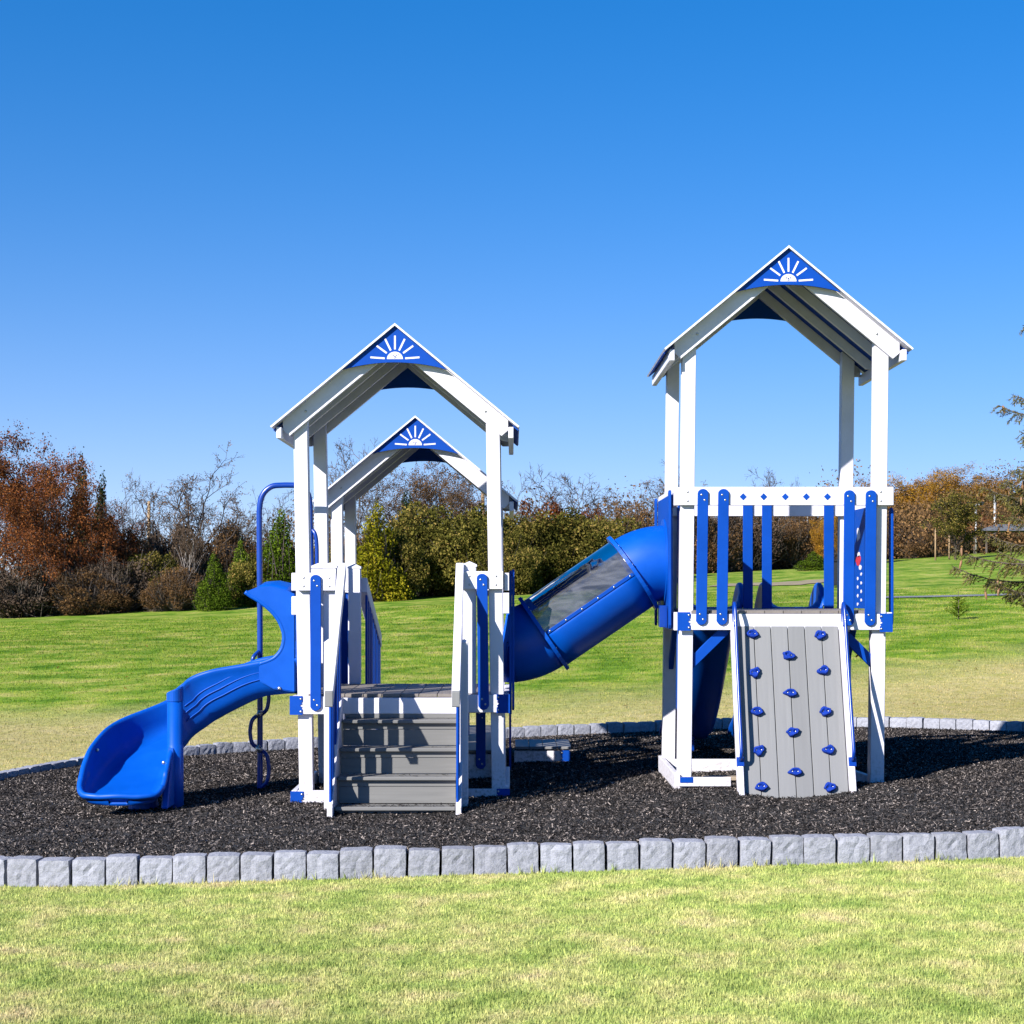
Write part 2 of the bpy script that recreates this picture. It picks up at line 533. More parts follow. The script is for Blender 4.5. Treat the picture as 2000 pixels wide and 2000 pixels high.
M['chip'] = leaf_mat('black_mulch_chips', [(0, (0.009, 0.009, 0.010)), (0.3, (0.026, 0.023, 0.023)), (0.55, (0.095, 0.083, 0.080)), (0.75, (0.25, 0.215, 0.20)), (1, (0.46, 0.39, 0.35))], 0.0)
M['soil'] = simple('mulch_bed', (0.022, 0.02, 0.02), 0.95, 0.35, 40, 0.9, 70)
M['dirt'] = simple('dry_dirt', (0.27, 0.215, 0.13), 0.95, 0.15, 2, 0.3)

# ------------------------------------------------------------------ object helpers
def link(name, data, parent=None, mat=None):
    o = bpy.data.objects.new(name, data)
    COL.objects.link(o)
    if parent is not None:
        o.parent = parent
    if mat is not None and data is not None and len(data.materials) == 0:
        data.materials.append(mat)
    return o


def tag(o, label=None, cat=None, group=None, kind=None):
    if label: o['label'] = label
    if cat: o['category'] = cat
    if group: o['group'] = group
    if kind: o['kind'] = kind
    return o


def empty(name, loc=(0, 0, 0)):
    o = bpy.data.objects.new(name, None)
    o.empty_display_size = 0.2
    COL.objects.link(o)
    o.location = loc
    return o


def smooth(me, on=True):
    me.polygons.foreach_set('use_smooth', [on] * len(me.polygons))


_box = {}


def box_mesh(size, mat, bev=0.004):
    key = (tuple(round(v, 4) for v in size), mat.name, bev)
    if key in _box:
        return _box[key]
    bm = bmesh.new()
    bmesh.ops.create_cube(bm, size=1.0)
    for v in bm.verts:
        v.co.x *= size[0]; v.co.y *= size[1]; v.co.z *= size[2]
    if bev > 0:
        bmesh.ops.bevel(bm, geom=bm.edges[:], offset=min(bev, min(size) * 0.3), segments=1, affect='EDGES', profile=0.5)
    me = bpy.data.meshes.new('box')
    bm.to_mesh(me)
    bm.free()
    me.materials.append(mat)
    _box[key] = me
    return me


def box(name, parent, mat, lo, hi, bev=0.004, rot=None):
    """axis-aligned board given by two corners (shared mesh for equal sizes)"""
    size = tuple(abs(hi[i] - lo[i]) for i in range(3))
    me = box_mesh(size, mat, bev)
    o = link(name, me, parent)
    o.location = tuple((hi[i] + lo[i]) / 2 for i in range(3))
    if rot: o.rotation_euler = rot
    return o


def beam(name, parent, mat, a, b, w, h, bev=0.004, up=(0, 0, 1)):
    """board from point a to b, w across, h along `up`"""
    a, b = Vector(a), Vector(b)
    d = b - a
    L = d.length
    z = Vector(up)
    y = d.normalized()
    x = y.cross(z).normalized()
    z = x.cross(y).normalized()
    me = box_mesh((w, L, h), mat, bev)
    o = link(name, me, parent)
    mtx = Matrix((x, y, z)).transposed().to_4x4()
    mtx.translation = (a + b) / 2
    o.matrix_local = mtx
    return o


def mesh_from(name, verts, faces, mat, sm=False):
    me = bpy.data.meshes.new(name)
    me.from_pydata([tuple(v) for v in verts], [], faces)
    me.materials.append(mat)
    if sm: smooth(me)
    me.update()
    return me


def prism(name, parent, mat, pts, axis, c0, c1, bev=0.003):
    """polygon given in the plane across `axis` ('y': pts are x,z; 'x': pts are y,z), extruded from c0 to c1"""
    bm = bmesh.new()

    def co(p, c):
        return (p[0], c, p[1]) if axis == 'y' else (c, p[0], p[1])
    vs = [bm.verts.new(co(p, c0)) for p in pts]
    f = bm.faces.new(vs)
    r = bmesh.ops.extrude_face_region(bm, geom=[f])
    for v in [e for e in r['geom'] if isinstance(e, bmesh.types.BMVert)]:
        v.co = Vector(co((v.co.x, v.co.z) if axis == 'y' else (v.co.y, v.co.z), c1))
    bmesh.ops.recalc_face_normals(bm, faces=bm.faces[:])
    if bev > 0:
        ed = [e for e in bm.edges if len(e.link_faces) == 2 and e.calc_face_angle(0) > 0.9]
        bmesh.ops.bevel(bm, geom=ed, offset=bev, segments=1, affect='EDGES')
    me = bpy.data.meshes.new(name)
    bm.to_mesh(me)
    bm.free()
    me.materials.append(mat)
    return link(name, me, parent)


def catmull(P, n, closed=False):
    P = [np.array(p, float) for p in P]
    out = []
    m = len(P)
    segs = m if closed else m - 1
    for i in range(segs):
        if closed:
            p0, p1, p2, p3 = P[(i - 1) % m], P[i], P[(i + 1) % m], P[(i + 2) % m]
        else:
            p1, p2 = P[i], P[i + 1]
            p0 = P[i - 1] if i > 0 else 2 * p1 - p2
            p3 = P[i + 2] if i + 2 < m else 2 * p2 - p1
        for k in range(n):
            t = k / n
            out.append(0.5 * ((2 * p1) + (-p0 + p2) * t + (2 * p0 - 5 * p1 + 4 * p2 - p3) * t * t + (-p0 + 3 * p1 - 3 * p2 + p3) * t ** 3))
    if not closed:
        out.append(P[-1])
    return np.array(out)


def tube_arrays(path, radii, sides=10, caps=True):
    path = np.array(path, float)
    n = len(path)
    if np.isscalar(radii): radii = [radii] * n
    verts, faces = [], []
    t = np.gradient(path, axis=0)
    t /= np.linalg.norm(t, axis=1)[:, None] + 1e-9
    ref = np.array([0, 0, 1.0]) if abs(t[0][2]) < 0.9 else np.array([1.0, 0, 0])
    u = np.cross(t[0], ref); u /= np.linalg.norm(u)
    for i in range(n):
        u = u - t[i] * np.dot(u, t[i]); u /= np.linalg.norm(u) + 1e-9
        v = np.cross(t[i], u)
        for k in range(sides):
            a = 2 * math.pi * k / sides
            verts.append(path[i] + radii[i] * (math.cos(a) * u + math.sin(a) * v))
    for i in range(n - 1):
        for k in range(sides):
            a, b = i * sides + k, i * sides + (k + 1) % sides
            faces.append((a, b, b + sides, a + sides))
    if caps:
        faces.append(tuple(range(sides - 1, -1, -1)))
        faces.append(tuple((n - 1) * sides + k for k in range(sides)))
    return verts, faces


def tube(name, parent, mat, path, r, sides=12):
    v, f = tube_arrays(path, r, sides)
    return link(name, mesh_from(name, v, f, mat, True), parent)


def soup(name, V, Fidx, mat, tint=None, k=3):
    """fast mesh from numpy: V (n,3), faces all with k corners in order"""
    me = bpy.data.meshes.new(name)
    nv = len(V)
    nf = nv // k if Fidx is None else len(Fidx)
    me.vertices.add(nv)
    me.vertices.foreach_set('co', np.ascontiguousarray(V, dtype=np.float32).ravel())
    idx = np.arange(nv, dtype=np.int32) if Fidx is None else np.ascontiguousarray(Fidx, dtype=np.int32).ravel()
    me.loops.add(len(idx))
    me.loops.foreach_set('vertex_index', idx)
    me.polygons.add(nf)
    me.polygons.foreach_set('loop_start', np.arange(0, nf * k, k, dtype=np.int32))
    if tint is not None:
        at = me.attributes.new('tint', 'FLOAT', 'FACE')
        at.data.foreach_set('value', np.ascontiguousarray(tint, dtype=np.float32))
    me.update(calc_edges=True)
    me.materials.append(mat)
    return me


# ------------------------------------------------------------------ terrain and bed outline
def sstep(a, b, x):
    t = np.clip((x - a) / (b - a), 0, 1)
    return t * t * (3 - 2 * t)


def ground(x, y):
    x = np.asarray(x, float); y = np.asarray(y, float)
    xn = np.clip(x, -9, 9)
    near = -0.130 + 0.025 * xn - 0.006 * (np.clip(y, -8, 10) + 2.3)
    far = 1.75 + 0.052 * np.clip(x, -60, 60)
    t = np.clip((y - 9) / 58.0, 0, 1.0) ** 1.15
    z = near * (1 - t) + far * t
    z = z + 0.02 * np.clip(y - 67, 0, 200) + np.clip(y - 85, 0, 120) * sstep(16, 60, x) * 0.05
    z = z + 0.10 * np.sin(x * 0.21 + 1.0) * np.sin(y * 0.17) * sstep(14, 40, y)
    z = z - 0.02 * np.clip(-6 - y, 0, 10)
    return z


BED = [(-3.2, -2.35), (-1.5, -2.42), (0, -2.38), (1.7, -2.32), (3.3, -2.2), (5.3, -1.5), (6.9, 0.3), (7.25, 2.6),
       (6.7, 4.6), (5.75, 5.95), (4.1, 7.15), (2.4, 7.35), (0.6, 7.0), (-0.8, 6.6), (-2.3, 6.1), (-3.53, 5.4),
       (-4.4, 4.4), (-4.9, 2.7), (-4.95, 0.5), (-4.4, -1.3)]
bed_curve = catmull([(p[0], p[1], 0) for p in BED], 24, True)[:, :2]
BC = np.array([0.9, 2.3])
_ang = np.arctan2(bed_curve[:, 1] - BC[1], bed_curve[:, 0] - BC[0])
_rad = np.hypot(bed_curve[:, 0] - BC[0], bed_curve[:, 1] - BC[1])
_o = np.argsort(_ang)
_ang, _rad = _ang[_o], _rad[_o]


def bed_ratio(x, y):
    """<1 inside the bed, 1 on its edge"""
    a = np.arctan2(y - BC[1], x - BC[0])
    r = np.hypot(x - BC[0], y - BC[1])
    return r / np.interp(a, _ang, _rad, period=2 * math.pi)


_rs = np.random.RandomState(5)
_lx, _ly = _rs.uniform(-5, 7.5, 150), _rs.uniform(-2.2, 7.5, 150)
_lr, _lh = _rs.uniform(0.10, 0.42, 150), _rs.uniform(-0.032, 0.034, 150)


def mulch(x, y):
    x = np.asarray(x, float); y = np.asarray(y, float)
    q = bed_ratio(x, y)
    z = ground(x, y) + 0.135 - 0.085 * sstep(1.5, 6.5, y) + 0.055 * sstep(1.0, 0.55, q) + 0.03 * sstep(0.5, 3.0, x) * sstep(1.0, 0.7, q)
    for i in range(150):
        z = z + _lh[i] * np.exp(-((x - _lx[i]) ** 2 + (y - _ly[i]) ** 2) / _lr[i] ** 2)
    # scuffed hollow and heap beside the climbing wall foot
    z = z - 0.05 * np.exp(-((x - 2.1) ** 2 / 0.10 + (y + 0.55) ** 2 / 0.04))
    z = z + 0.03 * np.exp(-((x - 1.5) ** 2 / 0.06 + (y + 0.4) ** 2 / 0.06)) + 0.03 * np.exp(-((x - 2.75) ** 2 / 0.06 + (y + 0.45) ** 2 / 0.05))
    z = z - 0.05 * np.exp(-((x + 2.88) ** 2 / 0.10 + (y + 0.85) ** 2 / 0.06)) + 0.03 * np.exp(-((x + 3.3) ** 2 / 0.05 + (y + 1.0) ** 2 / 0.05)) + 0.03 * np.exp(-((x + 2.5) ** 2 / 0.06 + (y + 1.15) ** 2 / 0.04))
    z = z - 0.045 * np.exp(-((x + 0.85) ** 2 / 0.25 + (y + 0.85) ** 2 / 0.05))
    return z


# lawn: one sheet to the horizon, fine near, coarse far
def build_lawn():
    xs = np.unique(np.concatenate([np.linspace(-900, -60, 15), np.linspace(-60, -12, 33), np.linspace(-12, 14, 66), np.linspace(14, 70, 40), np.linspace(70, 900, 15)]))
    ys = np.unique(np.concatenate([np.linspace(-60, -10, 10), np.linspace(-10, 12, 56), np.linspace(12, 100, 90), np.linspace(100, 230, 30), np.linspace(230, 1500, 12)]))
    X, Y = np.meshgrid(xs, ys)
    Z = ground(X, Y)
    Z = Z - 0.12 * (bed_ratio(X, Y) < 0.96)
    nx, ny = len(xs), len(ys)
    V = np.stack([X.ravel(), Y.ravel(), Z.ravel()], 1)
    i = np.arange(nx * ny).reshape(ny, nx)
    Fq = np.stack([i[:-1, :-1].ravel(), i[:-1, 1:].ravel(), i[1:, 1:].ravel(), i[1:, :-1].ravel()], 1)
    me = soup('lawn', V, Fq, M['lawn'], None, 4)
    smooth(me)
    tag(link('lawn', me), kind='structure')


build_lawn()


def build_mulch():
    nr, na = 60, 220
    th = np.linspace(-math.pi, math.pi, na, endpoint=False)
    rr = np.interp(th, _ang, _rad, period=2 * math.pi)
    q = np.linspace(0.0, 0.995, nr)
    Q, T = np.meshgrid(q, th, indexing='ij')
    RR = np.tile(rr, (nr, 1)) * Q
    X = BC[0] + RR * np.cos(T); Y = BC[1] + RR * np.sin(T)
    Z = mulch(X, Y)
    rs = np.random.RandomState(3)
    Z = Z + rs.uniform(-0.006, 0.006, Z.shape)
    V = np.stack([X.ravel(), Y.ravel(), Z.ravel()], 1)
    i = np.arange(nr * na).reshape(nr, na)
    j = np.roll(i, -1, axis=1)
    Fq = np.stack([i[:-1].ravel(), i[1:].ravel(), j[1:].ravel(), j[:-1].ravel()], 1)
    me = soup('mulch_bed', V, Fq, M['soil'], None, 4)
    smooth(me)
    tag(link('mulch_bed', me), kind='structure')
    # loose chips
    n = 450000
    rs = np.random.RandomState(11)
    x = rs.uniform(-5, 7.3, n * 2); y = rs.uniform(-2.5, 7.5, n * 2)
    # keep what the photograph can see, denser towards the front
    vis = (np.abs(x) < (y - CAMY) * 0.335 + 0.3) | (rs.uniform(0, 1, n * 2) < 0.6)
    dens = rs.uniform(0, 1, n * 2) < np.clip(1.15 - 0.07 * (y + 2.4), 0.45, 1)
    ok = vis & dens & (bed_ratio(x, y) < 0.985)
    x, y = x[ok][:n], y[ok][:n]
    n = len(x)
    z = mulch(x, y)
    big = 1.0 + 0.045 * (y + 2.4)
    L = rs.gamma(3.0, 0.0025, n).clip(0.0035, 0.022) * big
    Wd = rs.uniform(0.0018, 0.0045, n) * big
    yaw = rs.uniform(0, 2 * math.pi, n); pit = rs.normal(0.25, 0.45, n); rol = rs.uniform(-1.2, 1.2, n)
    d = np.stack([np.cos(yaw) * np.cos(pit), np.sin(yaw) * np.cos(pit), np.sin(pit)], 1)
    side = np.stack([-np.sin(yaw), np.cos(yaw), np.zeros(n)], 1)
    nrm = np.cross(d, side)
    sd = side * np.cos(rol)[:, None] + nrm * np.sin(rol)[:, None]
    c = np.stack([x, y, z + rs.uniform(0.0, 0.012, n)], 1)
    a = c - d * L[:, None]; b = c + d * L[:, None]
    e = sd * Wd[:, None]
    V = np.stack([a - e, a + e, b + e * 0.7, b - e * 0.7], 1).reshape(-1, 3)
    tint = rs.beta(1.5, 2.7, n)
    # a few chips kicked onto the steps and the stones
    e = rs.randint(0, n, 700)
    side_ = V.reshape(-1, 4, 3)[e].copy()
    ctr = side_.mean(1)
    tr = rs.randint(0, 4, 700)
    tr = np.where(rs.uniform(0, 1, 700) < 0.65, 3, tr)
    TT = np.array([(-0.19, 0.641), (-0.36, 0.445), (-0.53, 0.251), (-0.70, 0.052)])
    pos = np.stack([rs.uniform(-1.27, -0.42, 700), TT[tr, 0] + rs.uniform(0.0, 0.15, 700), TT[tr, 1] + 0.006], 1)
    kk = rs.uniform(0, 1, 700) < 0.4
    ci = rs.randint(0, len(bed_curve), 700)
    pos[kk] = np.stack([bed_curve[ci, 0], bed_curve[ci, 1], ground(bed_curve[ci, 0], bed_curve[ci, 1]) + 0.178], 1)[kk]
    side_ = (side_ - ctr[:, None, :]) * np.array([1, 1, 0.3]) + pos[:, None, :]
    V = np.concatenate([V, side_.reshape(-1, 3)]); tint = np.concatenate([tint, rs.uniform(0, 0.5, 700)])
    me = soup('mulch_chips', V, None, M['chip'], tint, 4)
    o = link('mulch_chips', me)
    tag(o, 'loose black shredded mulch filling the play bed', 'mulch', kind='stuff')


build_mulch()


# ------------------------------------------------------------------ stone edging
def stone_variant(seed):
    rs = np.random.RandomState(seed)
    w, d, h = 0.194 + rs.uniform(-0.004, 0.002), 0.12, 0.205
    nx, nz = 7, 7
    gx = np.linspace(-w / 2, w / 2, nx); gz = np.linspace(0, h, nz)
    rough = rs.normal(0, 0.0020, (nz, nx))
    k = rs.normal(0, 0.0012, (3, 3))
    for a in range(nz):
        for b in range(nx):
            rough[a, b] += k[min(2, a // 3), min(2, b // 3)]
    verts, faces = [], []

    def sheet(yb, sgn):
        base = len(verts)
        for a in range(nz):
            for b in range(nx):
                ex = min(b, nx - 1 - b); ez = nz - 1 - a
                rnd = 0.0045 * (ex == 0) + 0.0045 * (ez == 0)
                verts.append((gx[b] * (1 - 0.012 * (ez == 0)) + rs.uniform(-0.0015, 0.0015), yb + sgn * (rough[a, b] * (1 if sgn < 0 else -0.8) - rnd) , gz[a] - (0.004 * (ex == 0) if ez == 0 else 0) + rs.uniform(-0.002, 0.002)))
        for a in range(nz - 1):
            for b in range(nx - 1):
                q = (base + a * nx + b, base + a * nx + b + 1, base + (a + 1) * nx + b + 1, base + (a + 1) * nx + b)
                faces.append(q if sgn < 0 else q[::-1])
        return base
    f = sheet(-d / 2, -1)
    f = 0
    # note: sgn -1 faces outwards along -y
    bk = sheet(d / 2, 1)
    for a in range(nz - 1):
        faces.append((f + a * nx, f + (a + 1) * nx, bk + (a + 1) * nx, bk + a * nx))
        e = nx - 1
        faces.append((f + a * nx + e, bk + a * nx + e, bk + (a + 1) * nx + e, f + (a + 1) * nx + e))
    t = (nz - 1) * nx
    for b in range(nx - 1):
        faces.append((f + t + b, f + t + b + 1, bk + t + b + 1, bk + t + b))
    me = mesh_from('stone_block', verts, faces, M['stone'])
    return me


def build_edging():
    vs = [stone_variant(s) for s in range(8)]
    root = empty('stone_edging', (0, -2.38, float(ground(0, -2.38))))
    tag(root, 'low ring of grey split-face stone blocks round the black mulch bed', 'edging')
    inv = root.location
    c = np.vstack([bed_curve, bed_curve[:1]])
    seg = np.hypot(*(np.diff(c, axis=0).T))
    s = np.concatenate([[0], np.cumsum(seg)])
    n = int(s[-1] / 0.2045)
    rnd = random.Random(4)
    for i in range(n):
        t = s[-1] * i / n
        x, y = np.interp(t, s, c[:, 0]), np.interp(t, s, c[:, 1])
        x2, y2 = np.interp((t + 0.05) % s[-1], s, c[:, 0]), np.interp((t + 0.05) % s[-1], s, c[:, 1])
        o = link('stone_block', vs[rnd.randrange(8)], root)
        o.location = Vector((x, y, float(ground(x, y)) - 0.032 + rnd.uniform(-0.008, 0.008))) - inv
        o.rotation_euler = (rnd.uniform(-0.05, 0.05), rnd.uniform(-0.022, 0.022), math.atan2(y2 - y, x2 - x) + rnd.uniform(-0.045, 0.045))
        o.scale = (rnd.uniform(0.97, 1.012), 1, rnd.uniform(0.975, 1.02))


build_edging()


# ------------------------------------------------------------------ grass blades
def blades(name, label, x, y, h, w, seed, mat):
    n = len(x)
    rs = np.random.RandomState(seed)
    z = ground(x, y)
    yaw = rs.uniform(0, 2 * math.pi, n)
    lean = rs.normal(0, 0.85, n)
    la = rs.uniform(0, 2 * math.pi, n)
    hh = h * rs.uniform(0.55, 1.25, n)
    side = np.stack([np.cos(yaw), np.sin(yaw), np.zeros(n)], 1) * (w * rs.uniform(0.6, 1.4, n))[:, None]
    up = np.stack([np.cos(la) * np.sin(lean), np.sin(la) * np.sin(lean), np.cos(lean)], 1) * hh[:, None]
    c = np.stack([x, y, z - 0.004], 1)
    V = np.stack([c - side, c + side, c + up], 1).reshape(-1, 3)
    me = soup(name, V, None, mat, rs.uniform(0, 1, n), 3)
    o = link(name, me)
    tag(o, label, 'grass', kind='stuff')
    return o


def build_grass():
    rs = np.random.RandomState(21)
    n = 640000
    y = rs.uniform(-7.1, -2.3, n); x = rs.uniform(-1, 1, n) * ((y - CAMY) * 0.33 + 0.25)
    x = np.where(rs.uniform(0, 1, n) < 0.17, np.sign(x) * ((y - CAMY) * 0.33 + rs.uniform(0.2, 2.6, n)), x)
    keep = bed_ratio(x, y) > 1.012
    x, y = x[keep], y[keep]
    blades('front_grass', 'short yellow-green mown grass in front of the stone edging', x, y, 0.023, 0.0030, 1, M['blade'])
    n = 380000
    u = rs.uniform(0, 1, n)
    y = 2.0 + 48 * u ** 1.6
    x = rs.uniform(-1, 1, n) * ((y - CAMY) * 0.33 + 0.3) * np.where(rs.uniform(0, 1, n) < 0.12, 1.35, 1.0)
    keep = bed_ratio(x, y) > 1.012
    x, y = x[keep], y[keep]
    k = (y - CAMY) / 20.0
    o = blades('field_grass', 'green and dry tan lawn rising behind the play bed', x, y, 0.026 * np.clip(k, 1, 1.8), 0.0045 * k, 2, M['blade'])
    # coarser tufts
    m = 420
    ty = rs.uniform(-6.9, -2.45, m); tx = rs.uniform(-1, 1, m) * ((ty - CAMY) * 0.33)
    k = 46
    x = np.repeat(tx, k) + rs.normal(0, 0.028, m * k); y = np.repeat(ty, k) + rs.normal(0, 0.028, m * k)
    keep = bed_ratio(x, y) > 1.012
    blades('grass_tufts', 'scattered coarser tufts in the lawn in front of the stone edging', x[keep], y[keep], 0.034, 0.0034, 5, M['blade'])
    # fallen leaves
    m = 150
    y = rs.uniform(8, 45, m); x = rs.uniform(-1, 1, m) * ((y - CAMY) * 0.32)
    keep = bed_ratio(x, y) > 1.03
    x, y = x[keep], y[keep]
    C = np.stack([x, y, ground(x, y) + 0.028], 1)
    u = rs.normal(size=(len(x), 3)) * np.array([1, 1, 0.25]); u /= np.linalg.norm(u, axis=1)[:, None]
    v = np.cross(u, np.array([0, 0, 1.0])); v /= np.linalg.norm(v, axis=1)[:, None]
    sz = (rs.uniform(0.018, 0.034, len(x)) * np.clip((y - CAMY) / 16, 1, 2))[:, None]
    V = np.stack([C - u * sz, C - v * sz * 0.55, C + u * sz, C + v * sz * 0.55], 1).reshape(-1, 3)
    tag(link('fallen_leaves', soup('fallen_leaves', V, None, M['lf_rust'], rs.uniform(0.2, 1, len(x)), 4)), 'dry fallen leaves scattered over the lawn', 'leaves', kind='stuff')
    # a fringe of longer dead stems at the foot of the front stones
    n = 7000
    t = rs.uniform(0, 1, n)
    i = (t * (len(bed_curve) - 1)).astype(int)
    bx, by = bed_curve[i, 0], bed_curve[i, 1]
    d = np.stack([bx - BC[0], by - BC[1]], 1); d /= np.linalg.norm(d, axis=1)[:, None]
    off = rs.uniform(0.062, 0.10, n)
    blades('edge_grass', 'longer dry stems along the foot of the stone edging', bx + d[:, 0] * off, by + d[:, 1] * off, 0.048 * (0.4 + 1.0 * (np.sin(bx * 9.0) * np.sin(bx * 3.7 + 1) > 0.1)), 0.0026, 3, M['blade'])


build_grass()

# ------------------------------------------------------------------ the play structure
PLAY = empty('play_structure', (0, 0, 0))
tag(PLAY, 'white and blue playground set of three roofed towers with slides, tunnel, stairs and climbing wall', 'play set')
P = PLAY
PW = 0.106          # post width
D = 1.25            # post spacing front to back


def _bolt_mesh():
    bm = bmesh.new()
    bmesh.ops.create_uvsphere(bm, u_segments=10, v_segments=5, radius=0.0088)
    for v in bm.verts: v.co.y *= 0.55
    me = bpy.data.meshes.new('bolt'); bm.to_mesh(me); bm.free(); smooth(me)
    me.materials.append(M['steel'])
    return me


BOLT = _bolt_mesh()


def bolt(parent, x, y, z, axis='y', s=1.0):
    o = link('bolt', BOLT, parent)
    o.location = (x, y, z)
    if axis == 'x': o.rotation_euler = (0, 0, R(90))
    o.scale = (s, s, s)
    return o


_slat = {}


def slat_mesh(w, h, t, axis):
    key = (round(w, 3), round(h, 3), round(t, 3), axis)
    if key in _slat: return _slat[key]
    pts = []
    r = w / 2
    for k in range(0, 13):
        a = math.pi * k / 12
        pts.append((r * math.cos(a), h / 2 - r * 0.85 + r * 0.85 * math.sin(a)))
    pts += [(-r, -h / 2 + r * 0.75), (-r * 0.62, -h / 2 + r * 0.22), (0, -h / 2), (r * 0.62, -h / 2 + r * 0.22), (r, -h / 2 + r * 0.75)]
    bm = bmesh.new()
    vs = [bm.verts.new((p[0], -t / 2, p[1]) if axis == 'y' else (-t / 2, p[0], p[1])) for p in pts]
    f = bm.faces.new(vs)
    rr = bmesh.ops.extrude_face_region(bm, geom=[f])
    for v in [e for e in rr['geom'] if isinstance(e, bmesh.types.BMVert)]:
        if axis == 'y': v.co.y += t
        else: v.co.x += t
    bmesh.ops.recalc_face_normals(bm, faces=bm.faces[:])
    ed = [e for e in bm.edges if len(e.link_faces) == 2 and e.calc_face_angle(0) > 1.0]
    bmesh.ops.bevel(bm, geom=ed, offset=0.003, segments=1, affect='EDGES')
    me = bpy.data.meshes.new('slat'); bm.to_mesh(me); bm.free()
    me.materials.append(M['blue'])
    _slat[key] = me
    return me


def slat(parent, x, y, z0, z1, axis='y', w=0.082, t=0.019, bolts=True, side=-1, tilt=0.0):
    o = link('slat', slat_mesh(w, z1 - z0, t, axis), parent)
    o.location = (x, y, (z0 + z1) / 2)
    if tilt: o.rotation_euler = (0, tilt, 0)
    if bolts:
        for dz, dx in ((z1 - 0.045, -0.012), (z1 - 0.085, 0.012), (z0 + 0.085, -0.012), (z0 + 0.045, 0.012)):
            if axis == 'y': bolt(parent, x + dx + math.tan(tilt) * (dz - (z0 + z1) / 2), y + side * t / 2, dz)
            else: bolt(parent, x + side * t / 2, y + dx, dz, 'x')
    return o


def corner_bracket(parent, x0, x1, z0, z1, y, notch):
    w, h = x1 - x0, z1 - z0
    n = 0.022
    e = [(0, 0.30), (-n * 0.55, 0.36), (-n * 0.0, 0.40), (-n, 0.5), (0, 0.60), (-n * 0.55, 0.64), (0, 0.70)]
    if notch > 0:
        pts = [(x0, z0), (x1, z0)] + [(x1 + a, z0 + h * b) for a, b in e] + [(x1, z1), (x0, z1)]
        bx = x1 - 0.012
    else:
        pts = [(x1, z1), (x0, z1)] + [(x0 - a, z1 - h * b) for a, b in e] + [(x0, z0), (x1, z0)]
        bx = x0 + 0.012
    o = prism('corner_bracket', parent, M['blue'], pts, 'y', y - 0.006, y + 0.002, 0)
    bolt(parent, bx, y - 0.007, z0 + h * 0.84)
    bolt(parent, bx, y - 0.007, z0 + h * 0.17)
    return o


def post(parent, xb, xt, y, zb, zt, name='post', w=PW):
    """square sleeve, slightly out of plumb; y is its front face"""
    return beam(name, parent, M['white'], (xb, y + w / 2, zb), (xt, y + w / 2, zt), w, w, 0.005, (0, 1, 0))


def cap_post(parent, x, y, zb, zt, w=PW * 0.96, wy=None):
    wy = wy or w
    o = box('railing_post', parent, M['white'], (x - w / 2, y, zb), (x + w / 2, y + wy, zt))
    a, b = w / 2 + 0.006, wy / 2 + 0.006
    cx, cy = x, y + wy / 2
    v = [(cx - a, cy - b, zt), (cx + a, cy - b, zt), (cx + a, cy + b, zt), (cx - a, cy + b, zt),
         (cx - a, cy - b, zt + .016), (cx + a, cy - b, zt + .016), (cx + a, cy + b, zt + .016), (cx - a, cy + b, zt + .016), (cx, cy, zt + .042)]
    f = [(0, 3, 2, 1), (0, 1, 5, 4), (1, 2, 6, 5), (2, 3, 7, 6), (3, 0, 4, 7), (4, 5, 8), (5, 6, 8), (6, 7, 8), (7, 4, 8)]
    link('post_cap', mesh_from('post_cap', v, f, M['white']), parent)
    return o


TAN = math.tan(R(39.6))
HALF = 0.945


